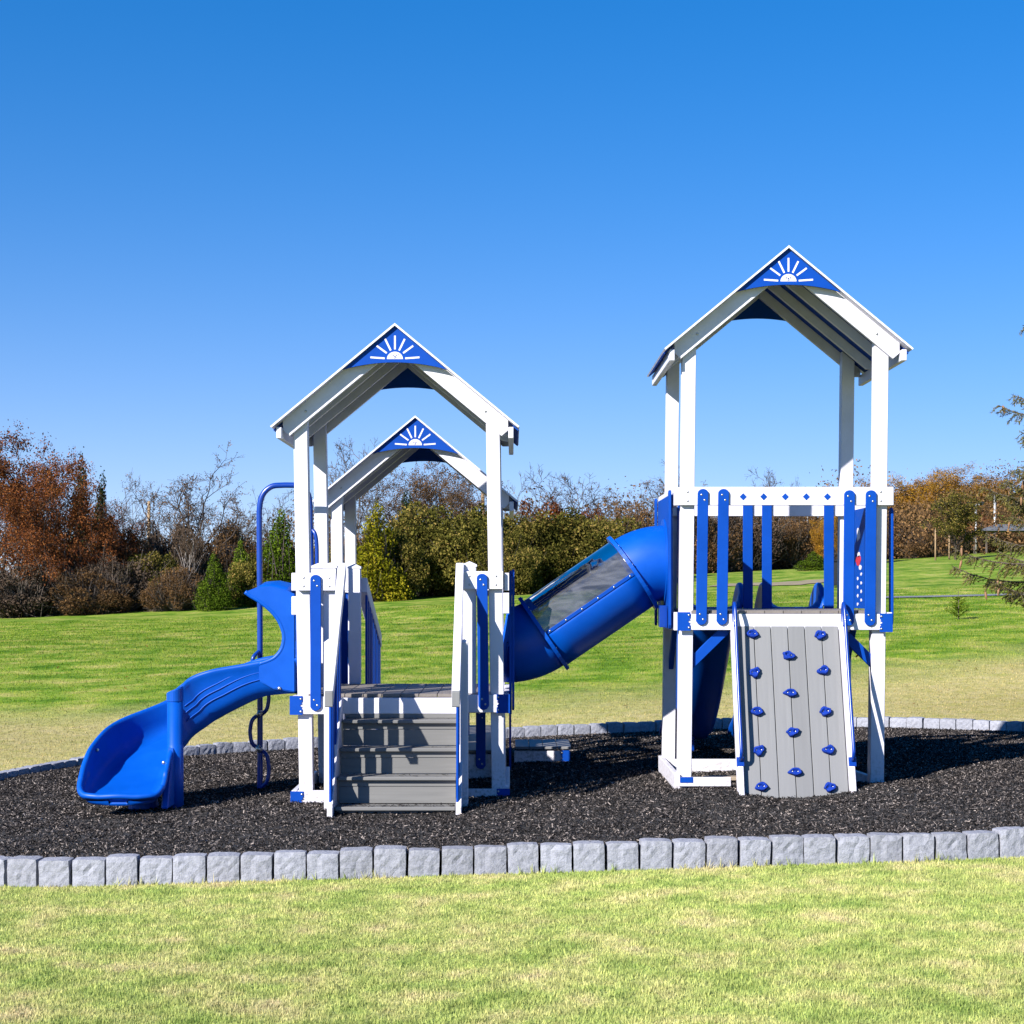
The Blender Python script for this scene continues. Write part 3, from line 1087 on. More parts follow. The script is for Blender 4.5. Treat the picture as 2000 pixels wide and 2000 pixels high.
def roof(xc, yF, zr, label):
    """xc ridge x, yF front face of the front posts, zr top of ridge"""
    y0, y1 = yF - 0.132, yF + D + PW + 0.132
    ca, sa = math.cos(R(39.6)), math.sin(R(39.6))
    th = 0.014

    def slab(zoff, t, hw, ya, yb, ridge_in=0.0):
        v, f = [], []
        for s in (-1, 1):
            b = len(v)
            for yy in (ya, yb):
                v += [(xc + s * ridge_in, yy, zr - zoff - ridge_in * TAN), (xc + s * hw, yy, zr - zoff - hw * TAN),
                      (xc + s * (hw - t * sa), yy, zr - zoff - t / ca * 1.0 - (hw - t * sa) * TAN), (xc + s * ridge_in, yy, zr - zoff - t / ca - ridge_in * TAN)]
            q = [(0, 1, 2, 3), (7, 6, 5, 4), (0, 4, 5, 1), (1, 5, 6, 2), (2, 6, 7, 3), (3, 7, 4, 0)]
            f += [tuple(b + i for i in (c if s > 0 else c[::-1])) for c in q]
        return v, f
    v, f = slab(0, th, HALF, y0, y1)
    rf = link('roof', mesh_from('roof', v, f, M['white']), P)
    rf['label'] = label
    v, f = slab(th / ca + 0.0005, 0.010, HALF - 0.004, yF - 0.001, yF + D + PW + 0.001)
    link('roof_lining', mesh_from('roof_lining', v, f, M['blue']), rf)
    zl = zr - (th + 0.011) / ca            # underside of the lining at the ridge
    # rafters: outer pairs lie against the posts, two lighter pairs between
    spots = [(yF - 0.042, 0.04, 0.112), (yF + D * 0.36, 0.04, 0.074), (yF + D * 0.72, 0.04, 0.074), (yF + D + PW + 0.002, 0.04, 0.078)]
    for (ya, wd, hh) in spots:
        for s in (-1, 1):
            hx = 0.86
            zt_ = zl + 0.0118 / ca if wd and (ya < yF or ya > yF + D + PW) else zl
            pts = [(xc + s * 0.001, zt_ - 0.001), (xc + s * hx, zt_ - 0.001 - hx * TAN), (xc + s * hx, zl - hx * TAN - 0.06), (xc + s * (hx - 0.05), zl - (hx - 0.05) * TAN - hh / ca),
                   (xc + s * 0.001, zl - hh / ca)]
            if s < 0: pts = pts[::-1]
            prism('rafter', rf, M['white'], pts, 'y', ya, ya + wd, 0.002)
    for s in (-1, 1):
        bolt(rf, xc + s * (HALF - 0.26), yF - 0.045, zl - (HALF - 0.26) * TAN - 0.06, s=1.1)
    # eave boards along the depth
    for s in (-1, 1):
        xa = xc + s * 0.862; xb = xc + s * 0.902
        zt = zl - 0.905 * TAN - 0.004
        box('eave_board', rf, M['white'], (min(xa, xb), yF - 0.10, zt - 0.085), (max(xa, xb), yF + D + PW + 0.10, zt))
    # gables with the sun emblem
    for k, (ya, yb) in enumerate(((yF - 0.106, yF - 0.086), (yF + D + PW + 0.086, yF + D + PW + 0.106))):
        tipx, tipz = 0.395, zl - 0.395 * TAN
        mid = zl - 0.262
        tipz += 0.011; pts = [(xc, zl + 0.010), (xc - tipx, tipz - 0.002)]
        for j in range(1, 16):
            u = -1 + 2 * j / 16
            pts.append((xc + tipx * u, mid + (tipz - mid) * u * u))
        pts.append((xc + tipx, tipz - 0.002))
        prism('gable_panel', rf, M['blue'], pts, 'y', ya, yb, 0)
        if k == 0:
            cz = zr - 0.270
            yy0, yy1 = ya - 0.0016, ya + 0.0005
            disc = [(xc + 0.061 * math.cos(math.pi * j / 18), cz + 0.056 * math.sin(math.pi * j / 18)) for j in range(19)]
            prism('sun_disc', rf, M['white'], disc, 'y', yy0, yy1, 0)
            for ang, r0, r1 in ((4, .078, .187), (36, .077, .171), (64, .072, .170), (90, .073, .178), (116, .072, .170), (144, .077, .171), (176, .078, .187)):
                c, s_ = math.cos(R(ang)), math.sin(R(ang))
                hw = 0.0068
                pr = [(xc + c * r0 + s_ * hw, cz + s_ * r0 - c * hw), (xc + c * r1 + s_ * hw, cz + s_ * r1 - c * hw), (xc + c * r1 - s_ * hw, cz + s_ * r1 + c * hw), (xc + c * r0 - s_ * hw, cz + s_ * r0 + c * hw)]
                prism('sun_ray', rf, M['white'], pr, 'y', yy0, yy1, 0)
            fv, ff = [], []

            def blob(x, z, a, b_, rot=0):
                st = len(fv)
                for j in range(8):
                    t = 2 * math.pi * j / 8
                    ex, ez = a * math.cos(t), b_ * math.sin(t)
                    fv.append((xc + x + ex * math.cos(rot) - ez * math.sin(rot), yy0 - 0.0012, cz + z + ex * math.sin(rot) + ez * math.cos(rot)))
                ff.append(tuple(range(st, st + 8))[::-1])
            blob(-0.014, 0.026, 0.004, 0.0065); blob(0.014, 0.027, 0.004, 0.0065); blob(0, 0.021, 0.006, 0.006)
            blob(0.002, 0.009, 0.013, 0.0028, 0.2); blob(-0.026, 0.034, 0.002, 0.005, 0.6); blob(0.026, 0.036, 0.002, 0.005, -0.6); blob(-0.004, 0.042, 0.002, 0.004)
            me = mesh_from('sun_face', fv, ff, M['sunface'])
            link('sun_face', me, rf)
    return zl


def tower_posts(xc0, k, yF, zb, zr, dx=0.7375):
    """four corner posts; centre x at height z is xc0 + k*z"""
    for s in (-1, 1):
        xr = dx
        zt = zr - 0.030 / math.cos(R(39.6)) - (xr - PW / 2) * TAN - 0.02
        for yy in (yF, yF + D):
            xb, xt = xc0 + k * zb + s * dx, xc0 + k * zt + s * dx
            # sleeve top is cut along the slope: keep it below the lining
            zl_in = zr - 0.036 - (dx + PW / 2) * TAN
            zl_out = zr - 0.036 - (dx - PW / 2) * TAN
            z_i, z_o = zl_out, zl_in
            a, b = PW / 2, PW / 2
            xi, xo = xt - s * a, xt + s * a
            v = [(xb - a, yy, zb), (xb + a, yy, zb), (xb + a, yy + PW, zb), (xb - a, yy + PW, zb)]
            zl_, zr_ = (z_o, z_i) if s < 0 else (z_i, z_o)
            v += [(xt - a, yy, zl_), (xt + a, yy, zr_), (xt + a, yy + PW, zr_), (xt - a, yy + PW, zl_)]
            bm = bmesh.new()
            bv = [bm.verts.new(c) for c in v]
            for q in ((0, 3, 2, 1), (4, 5, 6, 7), (0, 1, 5, 4), (1, 2, 6, 5), (2, 3, 7, 6), (3, 0, 4, 7)):
                bm.faces.new([bv[i] for i in q])
            bmesh.ops.bevel(bm, geom=bm.edges[:], offset=0.004, segments=1, affect='EDGES')
            me = bpy.data.meshes.new('corner_post'); bm.to_mesh(me); bm.free()
            me.materials.append(M['white'])
            link('corner_post', me, P)


def deck(x0, x1, y0, y1, z, n, label):
    """frame of joists as the part, boards as sub-parts running front to back"""
    fr = prism('deck', P, M['white'], [(x0 + 0.05, z - 0.15), (x1 - 0.05, z - 0.15), (x1 - 0.05, z - 0.03), (x0 + 0.05, z - 0.03)], 'y', y0 + 0.05, y0 + 0.09, 0.002)
    fr['label'] = label
    w = (x1 - x0) / n
    for i in range(n):
        box('deck_board', fr, M['gdeck'], (x0 + i * w + 0.002, y0, z - 0.025), (x0 + (i + 1) * w - 0.002, y1, z), 0.003)
    for i in range(3):
        xx = x0 + (x1 - x0) * (0.25 + 0.25 * i)
        box('joist', fr, M['white'], (xx - 0.02, y0 + 0.1, z - 0.15), (xx + 0.02, y1 - 0.1, z - 0.026))
    return fr


# ---- left tower (front), the low tower behind it, the tall right tower
ZR1, ZR3, ZR2 = 3.645, 3.215, 4.235
X1, K1 = -0.838, -0.016
X2, K2 = 2.058, 0.011
X3, K3 = -0.862, -0.008
DZ1, DZ2, DZ3 = 0.826, 1.465, 0.26
Y3 = 2.55
tower_posts(X1, K1, 0.0, -0.12, ZR1)
tower_posts(X2, K2, 0.0, -0.05, ZR2)
tower_posts(X3, K3, Y3, -0.2, ZR3)
roof(X1 + K1 * 3.2, 0.0, ZR1, 'peaked white and blue roof on the front left tower')
roof(X2 + K2 * 3.8, 0.0, ZR2, 'highest peaked roof, on the right tower')
roof(X3 + K3 * 3.0, Y3, ZR3, 'lower peaked roof of the tower standing behind the left one')
xl1, xr1 = X1 + K1 - 0.7375, X1 + K1 + 0.7375
xl2, xr2 = X2 + K2 * 1.8 - 0.7375, X2 + K2 * 1.8 + 0.7375
xl3, xr3 = X3 - 0.7375, X3 + 0.7375

deck(xl1 + 0.03, xr1 - 0.03, -0.012, D + PW - 0.02, DZ1, 10, 'grey brown board deck at the head of the steps')
deck(xl2 + 0.03, xr2 - 0.03, -0.012, D + PW - 0.02, DZ2, 10, 'high board deck above the climbing wall')
deck(xl3 + 0.03, xr3 - 0.03, Y3 - 1.2, Y3 + D + PW, DZ3, 10, 'low board deck of the rear tower')

# skirts and railings ------------------------------------------------------------
def railing(name, x0, x1, z0, z1, yF, label=None, th=0.04):
    """top board of a railing in a front-facing plane: the part; slats and bolts hang on it"""
    o = prism(name, P, M['white'], [(x0, z0), (x1, z0), (x1, z1), (x0, z1)], 'y', yF, yF + th, 0.004)
    if label: o['label'] = label
    return o


def side_railing(name, y0, y1, z0, z1, x, th=0.04, label=None):
    o = prism(name, P, M['white'], [(y0, z0), (y1, z0), (y1, z1), (y0, z1)], 'x', x, x + th, 0.004)
    if label: o['label'] = label
    return o


# left tower, front: two narrow guards either side of the steps
zt0, zt1 = 1.615, 1.752
g = railing('front_guard', xl1 - 0.048, -1.345, zt0, zt1, -0.042)
slat(g, -1.497, -0.052, 0.697, 1.737)
box('bottom_rail', g, M['white'], (xl1 - 0.048, -0.042, 0.672), (-1.335, -0.002, 0.808))
corner_bracket(g, xl1 - 0.105, xl1 - 0.008, 0.668, 0.812, -0.043, 1)
cap_post(g, -1.398, 0.0, DZ1, 1.79)
for zz in (1.65, 1.715):
    bolt(g, xl1, -0.043, zz); bolt(g, -1.395, -0.043, zz)
g = railing('front_guard', -0.383, xr1 + 0.05, zt0 + 0.012, zt1 + 0.012, -0.042)
slat(g, -0.222, -0.052, 0.705, 1.745, tilt=R(-0.7))
box('bottom_rail', g, M['white'], (-0.345, -0.042, 0.685), (xr1 + 0.05, -0.002, 0.821))
corner_bracket(g, xr1 - 0.002, xr1 + 0.1, 0.681, 0.825, -0.043, -1)
cap_post(g, -0.327, 0.0, DZ1, 1.80)
for zz in (1.662, 1.727):
    bolt(g, -0.325, -0.043, zz); bolt(g, xr1 - 0.005, -0.043, zz)
# white apron below the deck between the stair stringers
railing('deck_apron', -1.334, -0.346, 0.675, 0.797, -0.040)

# left tower, left side: rails either side of the slide mouth, tall jamb post
g = side_railing('side_guard', 0.0, D + PW, zt0, zt1, xl1 - 0.098)
box('side_rail_block', g, M['white'], (xl1 - 0.098, 0.0, 1.43), (xl1 - 0.054, 0.16, 1.572))
box('side_rail', g, M['white'], (xl1 - 0.098, 0.0, 0.672), (xl1 - 0.056, D + PW, 0.808))
cap_post(g, xl1, 0.86, DZ1, 1.80)
slat(g, xl1 - 0.108, 1.12, 0.70, 1.735, 'x', bolts=False)
slat(g, xl1 - 0.108, 0.98, 0.70, 1.735, 'x', bolts=False)
# right side: panel with round tunnel mouth
def holed_panel(parent, x, y0, y1, z0, z1, cy, cz, r, t, mat):
    v, f = [], []
    n = 40
    for xx in (x, x + t):
        for k in range(n):
            a = 2 * math.pi * k / n
            c, s = math.cos(a), math.sin(a)
            v.append((xx, cy + r * c, cz + r * s))
            m = min(((y1 - cy) / c if c > 1e-6 else ((y0 - cy) / c if c < -1e-6 else 1e9)), ((z1 - cz) / s if s > 1e-6 else ((z0 - cz) / s if s < -1e-6 else 1e9)))
            v.append((xx, cy + m * c, cz + m * s))
    for k in range(n):
        j = (k + 1) % n
        f.append((2 * k, 2 * k + 1, 2 * j + 1, 2 * j)[::-1])
        o = 2 * n
        f.append((o + 2 * k, o + 2 * k + 1, o + 2 * j + 1, o + 2 * j))
        f.append((2 * k, 2 * j, o + 2 * j, o + 2 * k)[::-1])
        f.append((2 * k + 1, 2 * j + 1, o + 2 * j + 1, o + 2 * k + 1))
    return link('tunnel_panel', mesh_from('tunnel_panel', v, f, mat), parent)


g = side_railing('side_guard', 0.0, D + PW, zt0, zt1, xr1 + 0.056)
box('side_rail', g, M['white'], (xr1 + 0.056, 0.0, 0.685), (xr1 + 0.096, D + PW, 0.821))
holed_panel(g, xr1 + 0.097, 0.10, 1.22, 0.66, 1.77, 0.65, 1.178, 0.30, 0.018, M['blue'])
slat(g, xr1 + 0.126, 0.14, 0.69, 1.78, 'x', bolts=False)
slat(g, xr1 + 0.126, 1.16, 0.69, 1.78, 'x', bolts=False)
box('rail_cap', g, M['white'], (xr1 + 0.05, -0.005, 1.44), (xr1 + 0.096, 0.05, 1.60))
# rear: guards either side of the way to the low tower
yr = D + PW
g = railing('rear_guard', xl1 - 0.02, -1.28, zt0, zt1, yr + 0.002)
cap_post(g, -1.33, D, DZ1, 1.80)
slat(g, -1.415, yr + 0.052, 0.62, 1.60, bolts=False)
slat(g, -1.49, D - 0.02, 0.72, 1.20, bolts=True)
g = railing('rear_guard', -0.44, xr1 + 0.02, zt0, zt1, yr + 0.002)
cap_post(g, -0.38, D, DZ1, 1.80)
slat(g, -0.25, yr + 0.052, 0.62, 1.60, bolts=False)

# sloping rail down to the rear tower, pickets beneath
def ramp_rail(x):
    o = prism('ramp_rail', P, M['white'], [(1.37, 1.60), (2.92, 1.08), (2.92, 1.20), (1.37, 1.725)], 'x', x - 0.044, x + 0.044, 0.004)
    for i in range(9):
        t = (i + 0.5) / 9
        yy = 1.40 + 1.45 * t
        s_ = link('slat', slat_mesh(0.082, 0.95, 0.019, 'x'), o)
        s_.location = (x + 0.03, yy, 1.64 - 0.52 * t - 0.43)
    box('ramp_post', o, M['white'], (x - 0.042, 2.76, -0.1), (x + 0.042, 2.85, 1.09))
    return o


ramp_rail(-1.275)
ramp_rail(-0.44)

# low tower railings (mostly hidden)
g = side_railing('side_guard', Y3, Y3 + D + PW, 1.04, 1.17, xl3 - 0.098)
for k in range(5):
    slat(g, xl3 - 0.108, Y3 + 0.15 + 0.24 * k, 0.14, 1.16, 'x', bolts=False)
g = side_railing('side_guard', Y3 + 0.7, Y3 + D + PW, 1.04, 1.17, xr3 + 0.058)
for k in range(3):
    slat(g, xr3 + 0.108, Y3 + 0.85 + 0.2 * k, 0.14, 1.16, 'x', bolts=False)
slat(g, xr3 + 0.108, Y3 - 0.9, 0.06, 0.86, 'x', bolts=False)
g = railing('deck_apron', xl3, xr3, 0.09, 0.225, Y3 - 1.2)
slat(g, -0.265, Y3 - 1.212, 0.10, 0.62, bolts=True)
# transfer step off the low tower
st = prism('transfer_step', P, M['white'], [(0.02, -0.12), (0.535, -0.12), (0.535, 0.135), (0.02, 0.135)], 'y', 2.55, 2.59, 0.003)
st['label'] = 'low grey-topped step platform behind the tunnel'
for i in range(4):
    box('step_board', st, M['gwall'], (0.03 + i * 0.13, 2.53, 0.152), (0.155 + i * 0.13, 3.25, 0.177), 0.003)
prism('step_side', st, M['white'], [(2.6, -0.12), (3.2, -0.12), (3.2, 0.135), (2.6, 0.135)], 'x', 0.50, 0.535, 0.003)
corner_bracket(st, 0.45, 0.537, -0.0, 0.14, 2.549, -1)

# ground frames
g = railing('ground_board', xl1 - 0.048, -1.30, -0.06, 0.088, -0.042)
corner_bracket(g, xl1 - 0.10, xl1 - 0.0, -0.055, 0.084, -0.043, 1)
box('ground_board_side', g, M['white'], (xl1 - 0.098, 0.0, -0.06), (xl1 - 0.056, D + PW, 0.086))
g = railing('ground_board', -0.40, xr1 + 0.05, -0.02, 0.10, -0.042)
corner_bracket(g, xr1, xr1 + 0.1, -0.02, 0.104, -0.043, -1)
box('ground_board_side', g, M['white'], (xr1 + 0.056, 0.0, -0.06), (xr1 + 0.098, D + PW, 0.12))
g = railing('ground_board', xl1, xr1, -0.06, 0.14, D + PW)

# ---- right tower railings
zt0, zt1 = 2.268, 2.408
g = railing('front_guard', xl2 - 0.06, xr2 + 0.10, zt0, zt1, -0.042, 'top guard rail with five blue diamonds')
for px in (1371, 1411):
    slat(g, (px - 1001) / 255, -0.052, 1.352, 2.392, tilt=R(0.75))
for px in (1656.5, 1698.5):
    slat(g, (px - 1001) / 255, -0.052, 1.345, 2.382, tilt=R(0.5))
for px in (1450, 1490, 1532, 1573, 1614):
    x = (px - 1000) / 255; z = 2.333; h = 0.0275
    prism('diamond', g, M['blue'], [(x - h, z), (x, z - h), (x + h, z), (x, z + h)], 'y', -0.0445, -0.0405, 0)
for xx in (xl2 - 0.0, xr2 - 0.0):
    bolt(g, xx, -0.043, 2.30); bolt(g, xx, -0.043, 2.37)
g = railing('bottom_rail', xl2 - 0.06, xr2 + 0.06, 1.315, 1.438, -0.042)
corner_bracket(g, xl2 - 0.078, xl2 + 0.022, 1.31, 1.452, -0.043, 1)
corner_bracket(g, xr2 - 0.008, xr2 + 0.09, 1.30, 1.442, -0.043, -1)
# rear guard
yr2 = D - 0.04
g = railing('rear_guard', xl2, xr2, 2.24, 2.40, yr2)
for x in (1.43, 1.98, 2.14, 2.66):
    slat(g, x, yr2 - 0.012, 1.36, 2.39, bolts=False)
# left side with tunnel mouth
g = side_railing('side_guard', 0.0, D + PW, zt0, zt1, xl2 - 0.098)
box('side_rail', g, M['white'], (xl2 - 0.098, 0.0, 1.31), (xl2 - 0.056, D + PW, 1.45))
holed_panel(g, xl2 - 0.116, 0.12, 1.2, 1.32, 2.36, 0.65, 1.838, 0.30, 0.018, M['blue'])
slat(g, xl2 - 0.126, 0.07, 1.32, 2.39, 'x', bolts=False)
slat(g, xl2 - 0.126, 1.27, 1.32, 2.39, 'x', bolts=False)
# right side: slats outside, picture panel inside
g = side_railing('side_guard', 0.0, D + PW, zt0, zt1, xr2 + 0.058)
box('side_rail', g, M['white'], (xr2 + 0.058, 0.0, 1.31), (xr2 + 0.098, D + PW, 1.45))
for k in range(4):
    slat(g, xr2 + 0.108, 0.08 + 0.27 * k, 1.345, 2.255, 'x', bolts=False)
pp = prism('picture_panel', P, M['blue'], [(0.16, 1.475), (0.66, 1.475), (0.66, 2.26), (0.16, 2.26)], 'x', xr2 - 0.075, xr2 - 0.055, 0.002)
pp['label'] = 'blue activity panel with white marks and a red toy plane print'


def print_patch(y, z, a, b, mat, seed, name):
    rs = random.Random(seed)
    pts = []
    for j in range(12):
        t = 2 * math.pi * j / 12
        k = 1 + rs.uniform(-0.22, 0.22)
        pts.append((y + a * k * math.cos(t), z + b * k * math.sin(t)))
    prism(name, pp, mat, pts, 'x', xr2 - 0.0775, xr2 - 0.0745, 0)


print_patch(0.40, 2.06, 0.06, 0.055, M['white'], 1, 'printed_cloud')
print_patch(0.41, 1.855, 0.09, 0.042, M['red'], 2, 'printed_plane')
print_patch(0.39, 1.90, 0.05, 0.02, M['white'], 3, 'printed_plane_mark')
print_patch(0.34, 1.80, 0.05, 0.022, M['white'], 4, 'printed_plane_mark')
for i in range(8):
    print_patch(0.30 + 0.13 * (i % 2), 1.745 - 0.034 * i, 0.026, 0.013, M['white'], 10 + i, 'printed_mark')

# knee braces
for s, xp in ((1, xl2 + 0.053), (-1, xr2 - 0.053)):
    pts = [(xp, 1.02), (xp + s * 0.30, 1.314), (xp + s * 0.19, 1.314), (xp, 1.125)]
    if s > 0: pts = pts[::-1]
    prism('knee_brace', P, M['blue'], pts, 'y', 0.03, 0.07, 0.003)
for xx in (xl2, xr2):
    prism('knee_brace', P, M['blue'], [(D - 0.25, 1.30), (D - 0.34, 1.30), (D, 0.95), (D, 1.05)], 'x', xx - 0.02, xx + 0.02, 0.003)
# sunk frame at the foot of the right tower
g = railing('ground_board', xl2 - 0.06, 1.668, 0.125, 0.195, -0.085)
box('frame_bracket', g, M['blue'], (xl2 - 0.062, -0.090, 0.155), (xl2 + 0.036, -0.084, 0.198), 0.001)
box('ground_board_side', g, M['white'], (xl2 - 0.098, -0.06, 0.02), (xl2 - 0.058, D + PW, 0.215))
box('ground_board_back', g, M['white'], (xl2, D - 0.06, 0.0), (xr2, D - 0.02, 0.20))
box('loose_plank', g, M['plank'], (1.50, 0.30, 0.125), (1.80, 0.40, 0.155))
g = railing('ground_board', 2.50, xr2, 0.06, 0.20, D + PW)
beam('ground_board_side', g, M['white'], (2.62, 0.35, 0.18), (2.83, 0.12, 0.12), 0.05, 0.09)

# ---- steps -----------------------------------------------------------------------
treads = [(-0.19, 0.641), (-0.36, 0.445), (-0.53, 0.251), (-0.70, 0.052)]
SXL, SXR = -1.285, -0.405
prof = [(-0.043, 0.80), (-0.043, 0.42), (-0.36, -0.08), (-0.80, -0.08), (-0.80, 0.06), (-0.16, 0.80)]
stairs = prism('stairs', P, M['white'], prof, 'x', SXL - 0.042, SXL - 0.002, 0.003)
prism('stair_side_board', stairs, M['white'], prof, 'x', SXR + 0.002, SXR + 0.042, 0.003)
stairs['label'] = 'four grey steps between white side boards'
for i, (y, z) in enumerate(treads):
    zn = treads[i + 1][1] if i < 3 else -0.12
    box('tread', stairs, M['gboard'], (SXL + 0.004, y - 0.012, z - 0.028), (SXR - 0.004, y + 0.18, z), 0.006)
    if i < 3:
        box('riser', stairs, M['gboard'], (SXL + 0.008, y + 0.034, zn + 0.0005), (SXR - 0.008, y + 0.050, z - 0.075), 0.002)
        box('riser_strip', stairs, M['gboard'], (SXL + 0.008, y + 0.028, z - 0.0725), (SXR - 0.008, y + 0.044, z - 0.029), 0.002)
    else:
        box('riser', stairs, M['gboard'], (SXL + 0.008, y + 0.034, zn), (SXR - 0.008, y + 0.050, z - 0.029), 0.002)
box('riser', stairs, M['gboard'], (SXL + 0.008, -0.038, 0.642), (SXR - 0.008, -0.024, 0.674), 0.002)
for sgn, xh, xs in ((-1, -1.298, -1.318), (1, -0.398, -0.382)):
    # handrail: plumb-cut lower end
    pts = [(-0.02, 1.83), (-0.02, 1.73), (-0.93, 0.80), (-0.93, 0.905)]
    hr = prism('handrail', stairs, M['white'], pts, 'x', xh - 0.03, xh + 0.03, 0.004)
    pe = [(-0.945, 0.795), (-0.93, 0.79), (-0.93, 0.91), (-0.945, 0.90)]
    prism('handrail_end_cap', stairs, M['gwall'], pe, 'x', xh - 0.028, xh + 0.028, 0.002)
    xo = xs + sgn * 0.03
    box('newel_post', stairs, M['white'], (xo - 0.03, -0.54, -0.1), (xo + 0.03, -0.45, 1.235))
    v = [(xo - .034, -.544, 1.2355), (xo + .034, -.544, 1.2355), (xo + .034, -.446, 1.2355), (xo - .034, -.446, 1.2355), (xo, -.495, 1.262)]
    link('newel_cap', mesh_from('newel_cap', v, [(0, 3, 2, 1), (0, 1, 4), (1, 2, 4), (2, 3, 4), (3, 0, 4)], M['white']), stairs)
    # pickets with their feet on the stringer
    for y in (-0.14, -0.27, -0.40, -0.60, -0.73):
        zc = 1.79 + (y + 0.02) * 1.02
        zf = 0.62 + (y + 0.05) * 0.90
        s_ = link('slat', slat_mesh(0.078, zc - zf, 0.018, 'x'), stairs)
        s_.location = (xs - sgn * 0.0 + sgn * (-0.011), y, (zc + zf) / 2)

# ---- climbing wall -----------------------------------------------------------------
A0, A1 = Vector((0, -0.045, 1.345)), Vector((0, -0.47, 0.04))      # top and foot of the wall face (y,z)
wu = (A0 - A1).normalized()
wn_ = Vector((0, -wu.z, wu.y))                                        # outward normal (towards viewer, up)
wl = (A0 - A1).length
cwv, cwf = [], []
XW0, XW1 = 1.716, 2.490
# backing sheet (the part itself)
cw_pts = [A0 - wn_ * 0.03, A1 - wn_ * 0.03, A1 - wn_ * 0.055, A0 - wn_ * 0.055]
for xx in (XW0, XW1):
    cwv += [(xx, p.y, p.z) for p in cw_pts]
cwf = [(0, 1, 2, 3), (7, 6, 5, 4), (0, 4, 5, 1), (1, 5, 6, 2), (2, 6, 7, 3), (3, 7, 4, 0)]
cwall = link('climbing_wall', mesh_from('climbing_wall', cwv, cwf, M['gwall']), P)
cwall['label'] = 'grey board climbing wall with blue hand holds'
bw = (XW1 - XW0) / 6
mid = (A0 + A1) / 2
tilt = math.atan2(wu.y, wu.z)
for i in range(6):
    me = box_mesh((bw - 0.005, 0.024, wl), M['gwall'], 0.003)
    o = link('wall_board', me, cwall)
    o.location = (XW0 + (i + 0.5) * bw, mid.y - wn_.y * 0.012, mid.z - wn_.z * 0.012)
    o.rotation_euler = (-tilt, 0, 0)
for x0, x1 in ((XW0 - 0.045, XW0 - 0.004), (XW1 + 0.004, XW1 + 0.047)):
    pts = []
    for p, o_ in ((A0, 0.05), (A1, 0.05), (A1, -0.06), (A0, -0.06)):
        q = p + wn_ * o_
        pts.append((q.y, q.z))
    pts[0] = (pts[0][0], pts[0][1] + 0.02); pts[1] = (pts[1][0], pts[1][1] + 0.02)
    prism('wall_side_board', cwall, M['white'], pts, 'x', x0, x1, 0.004)


def hold_mesh(seed):
    rs = np.random.RandomState(seed)
    nx, nz = 18, 10
    v, f = [], []
    asym = rs.uniform(-0.3, 0.3)
    lob = [(rs.uniform(0, 6.28), rs.uniform(0.05, 0.14), k) for k in (2, 3, 5)]
    rr = [0.0, 0.22, 0.42, 0.6, 0.75, 0.87, 0.95, 1.0, 1.02, 1.02]
    hh = [0.024, 0.025, 0.030, 0.034, 0.034, 0.031, 0.025, 0.016, 0.006, -0.003]
    for a in range(nz):
        for b in range(nx):
            th = 2 * math.pi * b / nx
            r, h = rr[a], hh[a]
            k = 1 + sum(m * math.cos(n_ * th + p) for p, m, n_ in lob) * r
            X = 0.047 * r * math.cos(th) * k
            Z = 0.030 * r * math.sin(th) * k * (1 - 0.16 * math.cos(2 * th)) + asym * X * 0.4
            h += 0.0035 * math.sin(3 * th + seed) * r + rs.normal(0, 0.0007)
            for cx in (-0.021, 0.021):
                dd = ((X - cx) ** 2 + (Z - asym * cx * 0.4) ** 2) ** 0.5
                h -= 0.019 * math.exp(-(dd / 0.0095) ** 2)
            v.append((X, -h, Z))
    for a in range(nz - 1):
        for b in range(nx):
            c = (b + 1) % nx
            f.append((a * nx + b, a * nx + c, (a + 1) * nx + c, (a + 1) * nx + b))
    return mesh_from('climbing_hold', v, f, M['hold'], True)


hm = [hold_mesh(s_) for s_ in (1, 2, 3, 4, 5, 6)]
HOLDS = [(1469, 1239), (1602, 1241), (1540, 1281), (1474, 1314), (1607.5, 1310), (1543.5, 1354), (1478, 1390), (1612, 1390),
         (1548, 1430), (1482, 1466), (1618, 1465), (1553, 1508), (1487, 1537), (1621, 1538)]
camp = Vector((0, CAMY, CAMZ))
for i, (px, py) in enumerate(HOLDS):
    d = (W(px, py, 0) - camp)
    t = (Vector((0, A0.y, A0.z)) - camp).dot(wn_) / d.dot(wn_)
    p = camp + d * t + wn_ * 0.003
    o = link('climbing_hold', hm[(i * 5) % 6], cwall)
    o.location = p
    o.rotation_euler = Euler((-tilt, random.Random(i).uniform(-0.3, 0.3), 0), 'XYZ')
    o.scale = (1.0, 1.0, 1.0)
    for cx in (-0.021, 0.021):
        b_ = bolt(cwall, p.x + cx, p.y + wn_.y * 0.0165, p.z + wn_.z * 0.0165, s=0.8)
# hand rails: blue pipe loops standing off the side boards
for xx, xt in ((XW0 - 0.025, -1), (XW1 + 0.030, 1)):
    def on(t, off):
        q = A1.lerp(A0, t) + wn_ * off
        return (xx, q.y, q.z)
    path = [on(0.23, 0.03), on(0.235, 0.07), on(0.255, 0.11), on(0.30, 0.125), on(0.5, 0.125), on(0.8, 0.125), on(1.02, 0.13), on(1.085, 0.125), on(1.11, 0.10), on(1.09, 0.065), on(1.05, 0.05), on(0.985, 0.045)]
    tube('wall_handrail', cwall, M['bluetube'], catmull(path, 6), 0.0135, 10)
    q = A1.lerp(A0, 0.225) + wn_ * 0.053
    o = box('handrail_foot', cwall, M['bluetube'], (xx - 0.028, q.y - 0.006, q.z - 0.035), (xx + 0.028, q.y + 0.006, q.z + 0.035), 0.003, (-tilt, 0, 0))

# ---- tunnel --------------------------------------------------------------------------
TY, TR = 0.65, 0.303
ang = R(34.3)


